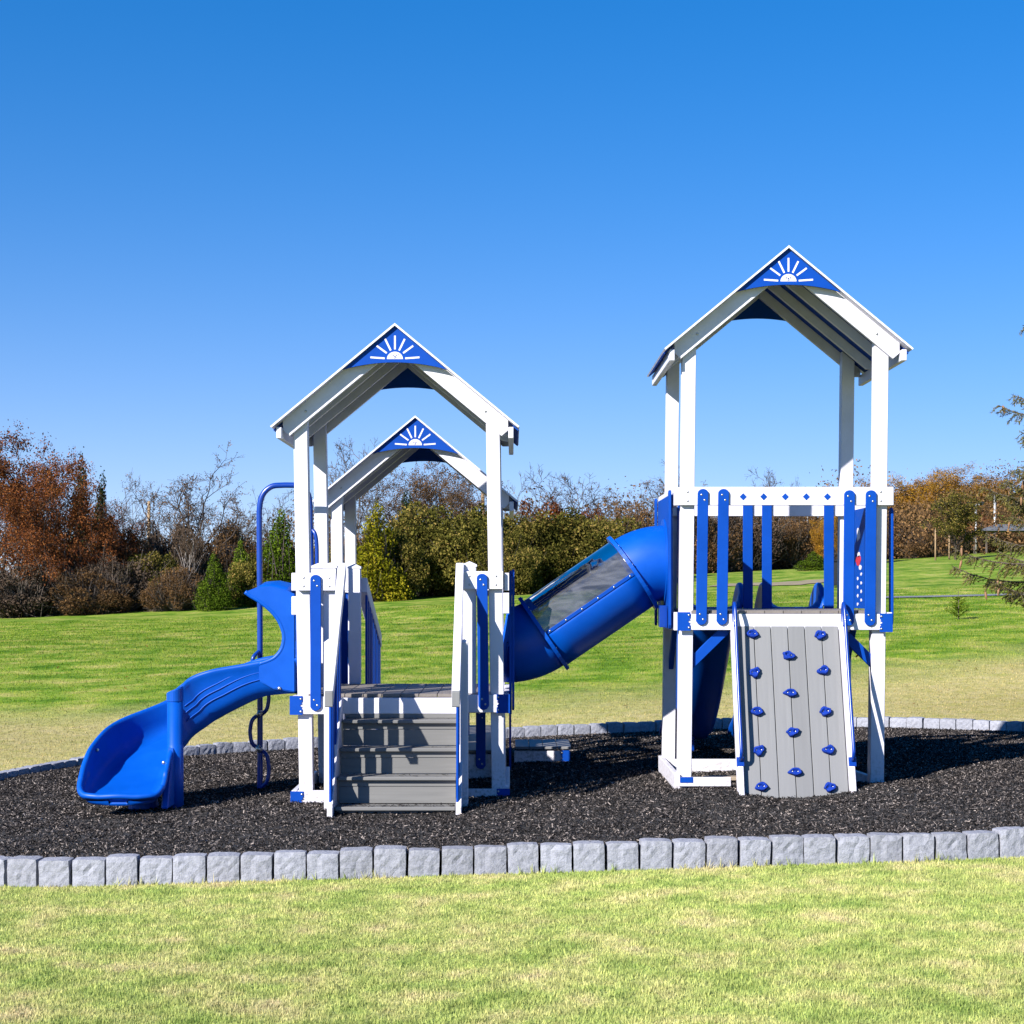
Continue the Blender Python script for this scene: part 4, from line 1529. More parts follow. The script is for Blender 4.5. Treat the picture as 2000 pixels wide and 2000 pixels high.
def tunnel_pts():
    a, b = (0.256, 1.270), (0.971, 1.758)
    e1 = [(0.256 - 0.54 * (math.sin(ang) - math.sin(ang * t)), 1.270 - 0.54 * (math.cos(ang * t) - math.cos(ang))) for t in np.linspace(0, 1, 12)]
    e2 = [(0.971 + 0.46 * (math.sin(ang) - math.sin(ang * (1 - t))), 1.758 + 0.46 * (math.cos(ang * (1 - t)) - math.cos(ang))) for t in np.linspace(0, 1, 12)]
    return e1, a, b, e2


e1, ta, tb, e2 = tunnel_pts()
e1 = [(xr1 + 0.10, e1[0][1])] + e1
e2 = e2 + [(xl2 - 0.10, e2[-1][1])]
ax = Vector((math.cos(ang), 0, math.sin(ang))); nz_ = Vector((-math.sin(ang), 0, math.cos(ang)))


def half_shell(r, a0, a1, p, q, nseg=24, nl=6):
    v, f = [], []
    for i in range(nl + 1):
        c = Vector((p[0], TY, p[1])).lerp(Vector((q[0], TY, q[1])), i / nl)
        for k in range(nseg + 1):
            a = a0 + (a1 - a0) * k / nseg
            v.append(c + nz_ * (r * math.sin(a)) + Vector((0, -1, 0)) * (r * math.cos(a)))
    m = nseg + 1
    for i in range(nl):
        for k in range(nseg):
            f.append((i * m + k, i * m + k + 1, (i + 1) * m + k + 1, (i + 1) * m + k))
    return v, f


v, f = half_shell(TR, R(180), R(360), ta, tb)
tun = link('tunnel', mesh_from('tunnel', v, f, M['bluepl'], True), P)
tun['label'] = 'blue plastic tube tunnel with clear half window'
sm_ = tun.modifiers.new('thick', 'SOLIDIFY'); sm_.thickness = 0.012; sm_.offset = -1
for nm, pts in (('tunnel_elbow', e1), ('tunnel_elbow', e2)):
    vv, ff = tube_arrays([(p[0], TY, p[1]) for p in pts], TR, 40, False)
    o = link(nm, mesh_from(nm, vv, ff, M['bluepl'], True), tun)
    md = o.modifiers.new('thick', 'SOLIDIFY'); md.thickness = 0.012; md.offset = -1
v, f = half_shell(TR + 0.006, R(-3), R(183), ta, tb, 28, 3)
o = link('tunnel_window', mesh_from('tunnel_window', v, f, M['window'], True), tun)
for sgn in (-1, 1):
    c0 = Vector((ta[0], TY, ta[1])) + Vector((0, sgn * (TR + 0.012), 0)); c1 = Vector((tb[0], TY, tb[1])) + Vector((0, sgn * (TR + 0.012), 0))
    beam('window_strip', tun, M['blue'], c0 + ax * 0.02, c1 - ax * 0.02, 0.012, 0.028, 0.002, nz_)
    for t in np.linspace(0.06, 0.94, 6):
        q = c0.lerp(c1, float(t)); bolt(tun, q.x, q.y + sgn * 0.008, q.z, s=0.9)


def ring(c, d, r0, r1, t, mat, name):
    d = d.normalized()
    u = Vector((0, 1, 0)); w = d.cross(u).normalized()
    v, f = [], []
    n = 48
    for k in range(n):
        a = 2 * math.pi * k / n
        e = u * math.cos(a) + w * math.sin(a)
        for (r, h) in ((r0, -t / 2), (r1, -t / 2), (r1, t / 2), (r0, t / 2)):
            v.append(c + e * r + d * h)
    for k in range(n):
        j = (k + 1) % n
        for q in range(4):
            f.append((4 * k + q, 4 * k + (q + 1) % 4, 4 * j + (q + 1) % 4, 4 * j + q))
    me = mesh_from(name, v, f, mat)
    bm = bmesh.new(); bm.from_mesh(me); bmesh.ops.recalc_face_normals(bm, faces=bm.faces[:]); bm.to_mesh(me); bm.free()
    return link(name, me, tun)


for c in (ta, tb):
    cc = Vector((c[0], TY, c[1]))
    ring(cc, ax, TR - 0.01, TR + 0.047, 0.030, M['bluepl'], 'tunnel_flange')
    for k in range(10):
        a = 2 * math.pi * k / 10 + 0.2
        q = cc + Vector((0, -1, 0)) * ((TR + 0.03) * math.cos(a)) + nz_ * ((TR + 0.03) * math.sin(a)) + ax * 0.017
        bolt(tun, q.x, q.y, q.z, 'x', 0.9)
ring(Vector((xl2 - 0.122, TY, 1.838)), Vector((1, 0, 0)), TR - 0.01, TR + 0.05, 0.012, M['bluepl'], 'tunnel_collar')
ring(Vector((xr1 + 0.122, TY, 1.176)), Vector((1, 0, 0)), TR - 0.01, TR + 0.05, 0.012, M['bluepl'], 'tunnel_collar')
box('tunnel_bracket', tun, M['bluetube'], (xl2 - 0.19, 0.2, 1.33), (xl2 - 0.13, 0.30, 1.50))


# ---- slides ----------------------------------------------------------------------------
def chute(name, parent, path, half, hL, hR, samples=10, mat=None, th=0.022):
    """U-shaped moulded chute swept along `path` (floor centre line); hL/hR wall heights (left/right of travel) per control point"""
    n0 = len(path)
    C = catmull([(p[0], p[1], p[2]) for p in path], samples)
    HH = catmull([(hL[i], hR[i], half[i]) for i in range(n0)], samples)
    T = np.gradient(C, axis=0)
    T /= np.linalg.norm(T, axis=1)[:, None]
    verts, faces = [], []
    m = None
    for i in range(len(C)):
        t = T[i]
        left = np.array([-t[1], t[0], 0.0]); left /= np.linalg.norm(left)
        up = np.cross(t, left); up = up / np.linalg.norm(up)
        if up[2] < 0: up = -up
        hl, hr, w = HH[i]
        rc = min(0.10, max(0.012, min(hl, hr) * 0.7), max(0.004, (w - 0.016) * 0.8))
        prof = []

        def wall(s, h):
            q = [(s * (w + 0.036), h - 0.020), (s * (w + 0.034), h - 0.004), (s * (w + 0.022), h + 0.006), (s * (w + 0.006), h + 0.006), (s * (w - 0.006), h - 0.004), (s * (w - 0.010), h - 0.02)]
            q += [(s * (w - 0.014), max(rc * 1.0, h * 0.55)), (s * (w - 0.016), rc)]
            for a in (25, 50, 75, 90):
                q.append((s * (w - 0.016 - rc + rc * math.cos(R(a))), rc - rc * math.sin(R(a))))
            return q
        A = wall(1, hl)
        B = wall(-1, hr)[::-1]
        inner = A + B
        outer = [(-(w + 0.024), hr - 0.04), (-(w + 0.008), max(0.02, hr * 0.5)), (-(w - 0.0), rc * 0.8 - th), (-(w - rc * 0.6), -th * 1.0), (0, -th * 1.3), ((w - rc * 0.6), -th * 1.0), (w, rc * 0.8 - th), (w + 0.008, max(0.02, hl * 0.5)), (w + 0.024, hl - 0.04)]
        prof = inner + outer
        m = len(prof)
        for (a, b) in prof:
            verts.append(C[i] + left * a + up * b)
    for i in range(len(C) - 1):
        for k in range(m):
            j = (k + 1) % m
            faces.append((i * m + k, (i + 1) * m + k, (i + 1) * m + j, i * m + j))
    faces.append(tuple(range(m)))
    faces.append(tuple((len(C) - 1) * m + k for k in range(m - 1, -1, -1)))
    me = mesh_from(name, verts, faces, mat or M['bluepl'], True)
    bm = bmesh.new(); bm.from_mesh(me); bmesh.ops.recalc_face_normals(bm, faces=bm.faces[:]); bm.to_mesh(me); bm.free()
    smooth(me)
    return link(name, me, parent), C


sl_path = [(-1.64, .45, .835), (-1.80, .45, .83), (-1.98, .45, .80), (-2.20, .45, .70), (-2.42, .44, .58), (-2.64, .37, .455), (-2.80, .21, .345), (-2.875, .0, .245), (-2.885, -.20, .165)]
sl_hl = [.26, .26, .26, .33, .36, .34, .31, .26, .21]
sl_hr = [.26, .26, .27, .28, .28, .25, .255, .225, .19]
sl_half = [.285, .285, .285, .285, .285, .285, .29, .295, .30]
for u in (0.0, .3, .52, .7, .84, .93, .975, .995):       # rounded lip
    sl_path.append((-2.885, -.34 - .20 * u, .118 - .055 * u))
    sl_hl.append(.165 - .115 * min(1, u * 1.25)); sl_hr.append(.135 - .085 * min(1, u * 1.25))
    sl_half.append(max(0.03, .30 * (1 - u ** 3.4) ** (1 / 3.4)))
slide, sc_ = chute('curved_slide', P, sl_path, sl_half, sl_hl, sl_hr, 10)
lip = []
for sx, us in ((-1, (.55, .7, .82, .91, .97, .992)), (1, (.992, .97, .91, .82, .7, .55))):
    if sx > 0: lip.append((-2.885, -.34 - .20 * 1.03 - .012, .118 - .055 + .050))
    for u in us:
        h_ = (.165 if sx > 0 else .135) - (.115 if sx > 0 else .085) * min(1, u * 1.25)
        lip.append((-2.885 + sx * (.30 * (1 - u ** 3.4) ** (1 / 3.4) + .016), -.34 - .20 * u - .012 * u, .118 - .055 * u + h_ - .006))
tube('slide_lip', slide, M['bluepl'], catmull(lip, 5), 0.022, 12)
slide['label'] = 'blue plastic curved slide at the left end'
# hood walls: big C-shaped cut-out
hood = [(577, 1160), (571, 1158), (554, 1151), (528, 1145), (502, 1147), (479, 1156), (490, 1164), (502, 1171), (516, 1181), (528, 1191), (538, 1202), (546, 1214), (552, 1228), (555, 1242), (554, 1255), (551, 1266), (545, 1276), (536, 1285), (524, 1291), (506, 1297), (506, 1330), (535, 1346), (577, 1352)]
for yy, bulge in ((0.128, -1), (0.772, 1)):
    s_ = F / (0.14 - CAMY)
    pts = [((px - 1000) / s_, CAMZ - (py - 1150) / s_) for px, py in hood]
    bm = bmesh.new()
    vs = [bm.verts.new((p[0], yy, p[1])) for p in pts]
    fc = bm.faces.new(vs)
    r_ = bmesh.ops.extrude_face_region(bm, geom=[fc])
    for v_ in [e for e in r_['geom'] if isinstance(e, bmesh.types.BMVert)]: v_.co.y += 0.026
    bmesh.ops.recalc_face_normals(bm, faces=bm.faces[:])
    ed = [e for e in bm.edges if len(e.link_faces) == 2 and e.calc_face_angle(0) > 1.0]
    bmesh.ops.bevel(bm, geom=ed, offset=0.008, segments=2, affect='EDGES')
    me = bpy.data.meshes.new('slide_hood'); bm.to_mesh(me); bm.free(); me.materials.append(M['bluepl'])
    o = link('slide_hood', me, slide)
    rim = [((px - 1000) / s_, yy + 0.013, CAMZ - (py - 1150) / s_) for px, py in hood[5:20]]
    tube('hood_rim', slide, M['bluepl'], catmull(rim, 4), 0.0175, 10)
# top hood sheet joining both walls
tv, tf = [], []
top = [(566, 1156), (554, 1151), (528, 1145), (502, 1147), (481, 1155)]
s_ = F / (0.14 - CAMY)
for px, py in top:
    x, z = (px - 1000) / s_, CAMZ - (py - 1150) / s_ - 0.004
    for k in range(7):
        u = k / 6
        tv.append((x + 0.10 * math.sin(math.pi * u) * (1 if px < 500 else 0.3), 0.14 + 0.645 * u, z + 0.05 * math.sin(math.pi * u)))
for i in range(len(top) - 1):
    for k in range(6):
        tf.append((i * 7 + k, i * 7 + k + 1, (i + 1) * 7 + k + 1, (i + 1) * 7 + k))
o = link('hood_top', mesh_from('hood_top', tv, tf, M['bluepl'], True), slide)
md = o.modifiers.new('thick', 'SOLIDIFY'); md.thickness = 0.02
# raised flutes on the near wall, following the chute outside
Cl = sc_
T_ = np.gradient(Cl, axis=0); T_ /= np.linalg.norm(T_, axis=1)[:, None]
for hgt, i0, i1 in ((0.215, 13, 45), (0.17, 14, 46), (0.115, 16, 47)):
    pth = []
    for i in range(i0, i1):
        t = T_[i]; left = np.array([-t[1], t[0], 0]); left /= np.linalg.norm(left)
        up = np.cross(t, left); up /= np.linalg.norm(up)
        pth.append(Cl[i] + left * (0.285 + 0.006 + 0.012 * hgt / 0.3) + up * hgt)
    tube('wall_flute', slide, M['bluepl'], pth, [0.0012] + [0.0045] * (len(pth) - 2) + [0.0012], 6)
# support column
tube('slide_column', slide, M['bluepl'], [(-2.552, -.135, -.1), (-2.552, -.135, .45), (-2.554, -.135, .452), (-2.554, -.135, .82)], [.064, .062, .058, .058], 24)
cap_v, cap_f = tube_arrays([(-2.554, -.135, .775), (-2.554, -.135, .78), (-2.554, -.135, .858), (-2.554, -.135, .868)], [.058, .063, .063, .056], 24)
cap_v = [(v_[0], v_[1], v_[2] + (max(0, v_[2] - .80) / .068) * (v_[0] + 2.554) * 0.42) for v_ in cap_v]
link('column_cap', mesh_from('column_cap', cap_v, cap_f, M['bluepl'], False), slide)
# fin joining column and mouth wall, and the foot under the lip
fin = [(-0.42, 0.0), (-0.14, 0.0), (-0.14, 0.44), (-0.20, 0.43), (-0.34, 0.20)]
prism('slide_fin', slide, M['bluepl'], fin, 'x', -2.60, -2.545, 0.01)
bm = bmesh.new(); bmesh.ops.create_cone(bm, cap_ends=True, segments=20, radius1=0.12, radius2=0.09, depth=0.2)
me = bpy.data.meshes.new('slide_foot'); bm.to_mesh(me); bm.free(); me.materials.append(M['bluepl'])
o = link('slide_foot', me, slide); o.location = (-2.80, -0.10, 0.03)
bolt(slide, -3.16, -0.06, 0.40, s=1.6); bolt(slide, -2.605, -0.30, 0.33, s=1.6); bolt(slide, -1.80, 0.12, 0.86, s=1.6)

# rear pair of slides behind the right tower
for i, xc in enumerate((1.725, 2.405)):
    pth = [(xc, 1.30, 1.475), (xc, 1.50, 1.465), (xc, 1.72, 1.36), (xc, 2.1, 1.06), (xc, 2.6, .66), (xc, 3.0, .37), (xc, 3.3, .22), (xc, 3.6, .17), (xc, 3.75, .17)]
    o, _ = chute('straight_slide', P, pth, [.225] * 9, [.02, .22, .24, .2, .2, .2, .18, .12, .05], [.02, .22, .24, .2, .2, .2, .18, .12, .05], 6)
    o['label'] = 'blue straight slide leaving the back of the right tower' + (', nearer the tunnel' if i == 0 else ', behind the climbing wall')
    box('slide_leg', o, M['bluetube'], (xc - 0.03, 3.2, -0.1), (xc + 0.03, 3.26, 0.21))

# ---- arch pole with step loops ----------------------------------------------------------
pole = catmull([(-2.085, 1.0, -.12), (-2.085, 1.0, .6), (-2.085, 1.0, 1.4), (-2.09, 1.0, 2.1), (-2.088, 1.0, 2.30), (-2.06, 1.0, 2.41), (-1.99, 1.0, 2.475), (-1.90, 1.0, 2.487), (-1.80, 1.0, 2.487)], 8)
pole2 = catmull([(-1.80, 1.0, 2.487), (-1.74, 1.0, 2.47), (-1.69, 1.0, 2.42), (-1.672, 1.0, 2.33), (-1.668, 1.0, 2.15), (-1.662, 1.0, 1.9), (-1.655, 1.0, 1.7)], 6)
cl = tube('climbing_pole', P, M['bluetube'], np.vstack([pole, pole2[1:]]), 0.0235, 14)
cl['label'] = 'blue steel arch pole with step loops left of the left tower'
for k, (z0, z1, dx, dy) in enumerate(((-0.02, .31, .075, .03), (.30, .60, -.075, .03), (.58, .88, .075, .03), (.86, 1.12, -.055, .07))):
    lp = [(-2.085, 1.0, z0), (-2.085 + dx * .75, 1.0 - dy, z0 + .05), (-2.085 + dx, 1.0 - dy, z0 + .12), (-2.085 + dx, 1.0 - dy, z1 - .12), (-2.085 + dx * .75, 1.0 - dy, z1 - .05), (-2.085, 1.0, z1)]
    tube('step_loop', cl, M['bluetube'], catmull(lp, 6), 0.0165, 10)
    if k < 3:
        tube('clamp', cl, M['steel'], [(-2.085 - dx * .25, .97, z1 - .012), (-2.085 + dx * .2, .97, z1 + .012)], 0.03, 12)
lp = [(-1.655, 1.0, 2.12), (-1.625, .98, 2.08), (-1.612, .98, 1.98), (-1.61, .98, 1.75), (-1.61, .98, 1.6)]
tube('grab_bar', cl, M['bluetube'], catmull(lp, 6), 0.0165, 10)


# ------------------------------------------------------------------ trees and the far background
def quads(C, size, rs, flat=0.0, asp=0.6):
    """leaf quads round the points C"""
    n = len(C)
    u = rs.normal(size=(n, 3)); u /= np.linalg.norm(u, axis=1)[:, None]
    t = rs.normal(size=(n, 3))
    v = np.cross(u, t); v /= np.linalg.norm(v, axis=1)[:, None]
    s = (size * rs.uniform(0.6, 1.4, n))[:, None]
    u, v = u * s, v * s * asp
    return np.stack([C - u, C - v * 0.9, C + u, C + v], 1).reshape(-1, 3)


def tris_from_segs(segs, sides=4):
    """(p0,p1,r0,r1) list -> quads vertex soup"""
    if not segs: return np.zeros((0, 3))
    A = np.array([s_[0] for s_ in segs]); B = np.array([s_[1] for s_ in segs])
    r0 = np.array([s_[2] for s_ in segs]); r1 = np.array([s_[3] for s_ in segs])
    d = B - A; d /= np.linalg.norm(d, axis=1)[:, None] + 1e-9
    ref = np.where(np.abs(d[:, 2:3]) > 0.9, np.array([[1.0, 0, 0]]), np.array([[0, 0, 1.0]]))
    u = np.cross(d, ref); u /= np.linalg.norm(u, axis=1)[:, None]
    v = np.cross(d, u)
    out = []
    for k in range(sides):
        a0, a1 = 2 * math.pi * k / sides, 2 * math.pi * (k + 1) / sides
        e0 = u * math.cos(a0) + v * math.sin(a0); e1 = u * math.cos(a1) + v * math.sin(a1)
        out.append(np.stack([A + e0 * r0[:, None], A + e1 * r0[:, None], B + e1 * r1[:, None], B + e0 * r1[:, None]], 1))
    return np.concatenate(out, 0).reshape(-1, 3)


def grow(seed, H, trunk=0.25, stems=1, levels=4, spread=0.55, kids=5, r0=0.02, up=0.25, lean=0.12, minlen=0.02):
    """branching skeleton of a tree of height about H (unit metres): segments and twig points"""
    rnd = random.Random(seed)
    big, fine, tips = [], [], []

    def rv():
        return Vector((rnd.gauss(0, 1), rnd.gauss(0, 1), rnd.gauss(0, 1))).normalized()

    def branch(p, d, L, r, lv):
        n = 5 if lv < 2 else 3
        pts = [p]
        for i in range(n):
            d = (d + rv() * (0.16 if lv else 0.07) + Vector((0, 0, up * (0.10 if lv else 0.02)))).normalized()
            q = p + d * (L / n)
            ra, rb = r * (1 - 0.55 * i / n), r * (1 - 0.55 * (i + 1) / n)
            (big if lv < 2 else fine).append((tuple(p), tuple(q), ra, rb))
            p = q
            pts.append(p)
            if lv >= levels - 1: tips.append(tuple(p))
        if lv >= levels: return
        k = kids + (2 if lv == 0 else 0)
        for j in range(k):
            t = (trunk if lv == 0 else 0.25) + (1 - (trunk if lv == 0 else 0.25)) * (j + rnd.uniform(0.1, 0.9)) / k
            i = min(n - 1, int(t * n))
            b = pts[i].lerp(pts[i + 1], t * n - i)
            side = rv()
            side = (side - d * side.dot(d)).normalized()
            sp = spread * rnd.uniform(0.75, 1.3)
            nd = (d * (1 - sp * 0.6) + side * sp + Vector((0, 0, up * 0.5))).normalized()
            branch(b, nd, L * rnd.uniform(0.42, 0.68) * (1.15 - 0.45 * t if lv == 0 else 1), r * (1 - 0.5 * t) * 0.55, lv + 1)
    for s_ in range(stems):
        a = 2 * math.pi * s_ / max(1, stems) + rnd.uniform(0, 1)
        off = Vector((math.cos(a), math.sin(a), 0)) * (0.03 * H if stems > 1 else 0)
        d = (Vector((0, 0, 1)) + Vector((math.cos(a), math.sin(a), 0)) * (lean if stems > 1 else lean * 0.3)).normalized()
        branch(off, d, H * rnd.uniform(0.6, 0.72), r0 * H, 0)
    return big, fine, tips


def grow_round(seed, H, clear=0.3, limbs=7, wide=0.5, sub=6, r0=0.018, twig=5, flat=0.0):
    """short trunk, limbs fanning out to a rounded crown, finer and finer branches along them"""
    rnd = random.Random(seed)
    big, fine, tips = [], [], []
    base = Vector((0, 0, 0)); top = Vector((rnd.uniform(-.03, .03) * H, rnd.uniform(-.03, .03) * H, clear * H))
    n = 4
    for i in range(n):
        big.append((tuple(base.lerp(top, i / n)), tuple(base.lerp(top, (i + 1) / n)), r0 * H * (1.15 - .3 * i / n), r0 * H * (1.15 - .3 * (i + 1) / n)))

    def curve(a, b, bow, m):
        pts = []
        j1, j2 = rnd.gauss(0, 1), rnd.gauss(0, 1)
        L = (b - a).length
        for i in range(m + 1):
            t = i / m
            p = a.lerp(b, t)
            p.z += bow * L * math.sin(math.pi * t)
            w = 0.045 * L * math.sin(2 * math.pi * t)
            pts.append(p + Vector((j1 * w, j2 * w, 0)) + Vector((rnd.gauss(0, 1), rnd.gauss(0, 1), rnd.gauss(0, 1))) * 0.012 * L * (0 < i < m))
        return pts

    def lay(pts, ra, rb, store):
        m = len(pts) - 1
        for i in range(m):
            store.append((tuple(pts[i]), tuple(pts[i + 1]), ra + (rb - ra) * i / m, ra + (rb - ra) * (i + 1) / m))

    def along(pts, t):
        m = len(pts) - 1
        i = min(m - 1, int(t * m))
        return pts[i].lerp(pts[i + 1], t * m - i), (pts[i + 1] - pts[i]).normalized()

    def rv():
        return Vector((rnd.gauss(0, 1), rnd.gauss(0, 1), rnd.gauss(0, 1))).normalized()
    for k in range(limbs):
        az = 2 * math.pi * (k * 0.618 + rnd.uniform(-.06, .06))
        q = (k + 0.5) / limbs
        el = math.radians(8 + 80 * q ** 0.8)
        R_ = rnd.uniform(0.86, 1.04)
        end = Vector((math.cos(az) * math.cos(el) * wide * H * R_, math.sin(az) * math.cos(el) * wide * H * R_, clear * H + math.sin(el) * (1 - clear) * H * R_))
        st = base.lerp(top, rnd.uniform(0.7, 1.0))
        P0 = curve(st, end, -0.10 + 0.08 * q, 7)
        rl = r0 * H * 0.5
        lay(P0, rl, rl * 0.25, big)
        L0 = (end - st).length
        for j in range(sub):
            t = 0.28 + 0.70 * (j + rnd.uniform(0.1, 0.9)) / sub
            p, d = along(P0, t)
            sd = rv(); sd = (sd - d * sd.dot(d)).normalized()
            e = p + (d * 0.75 + sd * 0.8 + Vector((0, 0, 0.25))).normalized() * L0 * (0.48 - 0.22 * t) * rnd.uniform(0.75, 1.2)
            P1 = curve(p, e, 0.04, 4)
            lay(P1, rl * 0.38, rl * 0.12, fine)
            L1 = (e - p).length
            for m_ in range(sub):
                t1 = 0.2 + 0.8 * (m_ + rnd.uniform(0.1, 0.9)) / sub
                p1, d1 = along(P1, min(0.99, t1))
                sd = rv(); sd = (sd - d1 * sd.dot(d1)).normalized()
                e1 = p1 + (d1 * 0.7 + sd * 0.8 + Vector((0, 0, 0.2))).normalized() * L1 * 0.5 * rnd.uniform(0.6, 1.2)
                P2 = curve(p1, e1, 0.03, 2)
                lay(P2, rl * 0.13, rl * 0.05, fine)
                L2 = (e1 - p1).length
                tips.append(tuple(P2[1])); tips.append(tuple(e1))
                for u in range(twig):
                    p2, d2 = along(P2, rnd.uniform(0.2, 1.0) * 0.99)
                    e2 = p2 + (d2 * 0.8 + rv() * 0.7).normalized() * L2 * 0.55 * rnd.uniform(0.5, 1.1)
                    fine.append((tuple(p2), tuple(e2), rl * 0.05, rl * 0.02))
                    tips.append(tuple(e2))
    return big, fine, tips


PROTO = {}


def proto_tree(key, seed, H, bark, leaf, nleaf, lsize, thick=0.012, jitter=0.12, twigm=None, **kw):
    """prototype meshes: trunk (with main limbs) and crown (twigs and leaves)"""
    rs = np.random.RandomState(seed)
    big, fine, tips = grow_round(seed, H, **kw) if 'limbs' in kw else grow(seed, H, **kw)
    tm = soup(key + '_trunk', tris_from_segs([(a, b, max(r, thick), max(q, thick)) for a, b, r, q in big], 6), None, bark, None, 4)
    V = tris_from_segs([(a, b, max(r, thick), max(q, thick * 0.7)) for a, b, r, q in fine], 3)
    nt_ = len(V) // 4
    meshes = [tm]
    cm = bpy.data.meshes.new('x')
    T = np.array(tips)
    parts = [V]; tints = [rs.uniform(0.1, 0.9, nt_)]
    cr = soup(key + '_twigs', V, None, twigm or bark, tints[0], 4)
    meshes.append(cr)
    if nleaf:
        i = rs.randint(0, len(T), nleaf)
        C = T[i] + rs.normal(0, jitter, (nleaf, 3))
        clump = rs.uniform(-0.25, 0.25, len(T))[i]
        lv = soup(key + '_leaves', quads(C, lsize, rs), None, leaf, np.clip(rs.beta(2, 2, nleaf) + clump, 0, 1), 4)
        meshes.append(lv)
    zmax = max(m.vertices[0].co.z for m in meshes)
    allz = np.concatenate([np.array([t[2] for t in tips])])
    allx = np.array([math.hypot(t[0], t[1]) for t in tips])
    PROTO[key] = dict(meshes=meshes, H=float(np.percentile(allz, 99.5)), Rr=float(np.percentile(allx, 97)))


def proto_bush(key, seed, H, Rr, leaf, nleaf, lsize, bark, lobes=14, cone=False, depth=1.0, twigs=160):
    """leafy mass made of many uneven clumps with gaps; short stems inside"""
    rs = np.random.RandomState(seed)
    pts, tn = [], []
    cl = []
    for k in range(lobes):
        if cone:
            q = (k + 0.5) / lobes
            rad = Rr * (1 - q) ** 0.75 * rs.uniform(0.35, 0.75)
            a = rs.uniform(0, 2 * math.pi)
            cl.append((rad * math.cos(a), rad * math.sin(a) * depth, H * (0.06 + 0.86 * q), Rr * (0.50 * (1 - q) + 0.13), H * 0.13))
        else:
            a = rs.uniform(0, 2 * math.pi); rad = Rr * math.sqrt(rs.uniform(0, 1)) * 0.78
            top = H * (0.98 - 0.55 * (rad / Rr) ** 2) * rs.uniform(0.72, 1.0)
            sz = Rr * rs.uniform(0.12, 0.34)
            cl.append((rad * math.cos(a), rad * math.sin(a) * depth, max(sz * 0.6, top - sz * 0.8) * rs.uniform(0.2, 1.0), sz, sz * rs.uniform(0.7, 1.0)))
    cl = np.array(cl)
    w = cl[:, 3] ** 2; w /= w.sum()
    i = rs.choice(len(cl), nleaf, p=w)
    d = rs.normal(size=(nleaf, 3)); d /= np.linalg.norm(d, axis=1)[:, None]
    rr = rs.uniform(0.45, 1.0, nleaf) ** 0.5 * (1 + 0.12 * rs.normal(size=nleaf))
    C = cl[i][:, :3] + d * rr[:, None] * np.stack([cl[i][:, 3], cl[i][:, 3], cl[i][:, 4]], 1)
    C[:, 2] = np.abs(C[:, 2]) + 0.02
    tint = np.clip(rs.beta(2.2, 2.4, nleaf) + rs.uniform(-0.22, 0.22, len(cl))[i], 0, 1)
    V = quads(C, lsize, rs)
    segs = []
    for k in range(twigs):
        j = rs.randint(len(cl))
        e = cl[j][:3] + rs.normal(0, 1, 3) * cl[j][3] * 0.75
        e[2] = abs(e[2])
        b = np.array([e[0] * 0.25, e[1] * 0.25, 0.0])
        m = (b + e) / 2 + rs.normal(0, 0.05 * H, 3)
        segs += [(tuple(b), tuple(m), 0.02, 0.016), (tuple(m), tuple(e), 0.016, 0.008)]
    lm = soup(key + '_leaves', V, None, leaf, tint, 4)
    tm = soup(key + '_stems', tris_from_segs(segs, 3), None, bark, None, 4)
    PROTO[key] = dict(meshes=[tm, lm], H=float(np.percentile(C[:, 2], 99.5)), Rr=float(np.percentile(np.hypot(C[:, 0], C[:, 1]), 98)))


proto_tree('rust', 101, 9.0, M['bark_d'], M['lf_rust'], 38000, 0.060, 0.012, 0.20, limbs=11, clear=0.16, wide=0.50, sub=6, twig=3, r0=0.016)
proto_tree('rust2', 117, 8.0, M['bark_d'], M['lf_rust'], 34000, 0.060, 0.012, 0.20, limbs=11, clear=0.12, wide=0.62, sub=6, twig=3, r0=0.015)
proto_tree('sparse', 141, 9.0, M['bark_d'], M['lf_brown'], 5000, 0.050, 0.0125, 0.07, limbs=9, clear=0.30, wide=0.52, sub=6, twig=4, r0=0.019)
proto_tree('leafy', 139, 8.5, M['bark_d'], M['lf_brown'], 14000, 0.058, 0.012, 0.14, limbs=9, clear=0.22, wide=0.46, sub=6, twig=3, r0=0.015)
proto_tree('bare', 151, 8.0, M['bark'], None, 0, 0.1, 0.0125, 0.1, limbs=9, clear=0.22, wide=0.52, sub=6, twig=5, r0=0.013, twigm=M['lf_twig'])
proto_tree('bare2', 163, 8.0, M['bark'], M['lf_brown'], 1400, 0.045, 0.0125, 0.06, limbs=8, clear=0.28, wide=0.48, sub=6, twig=5, r0=0.014, twigm=M['lf_twig'])
proto_tree('birch', 171, 6.0, M['birch'], None, 0, 0.1, 0.012, 0.1, levels=3, kids=4, stems=3, spread=0.42, up=0.5, trunk=0.45, r0=0.0085, twigm=M['lf_twig'], lean=0.12)
proto_tree('orange', 181, 7.0, M['bark_d'], M['lf_orange'], 24000, 0.062, 0.012, 0.22, limbs=10, clear=0.2, wide=0.5, sub=5, twig=3, r0=0.016)
proto_tree('lawntree', 191, 4.5, M['bark_d'], M['lf_olive'], 10000, 0.058, 0.010, 0.13, limbs=10, clear=0.28, wide=0.36, sub=5, twig=3, r0=0.013)
proto_bush('olive', 201, 4.2, 2.6, M['lf_olive'], 32000, 0.058, M['bark_d'], 70, twigs=60)
proto_bush('olive2', 207, 4.0, 2.3, M['lf_olive'], 28000, 0.058, M['bark_d'], 64, twigs=60)
proto_bush('brush', 211, 3.8, 2.4, M['lf_brown'], 15000, 0.052, M['bark'], 44, twigs=900)
proto_bush('brush2', 217, 3.6, 2.0, M['lf_twig'], 13000, 0.05, M['bark'], 38, twigs=1000)
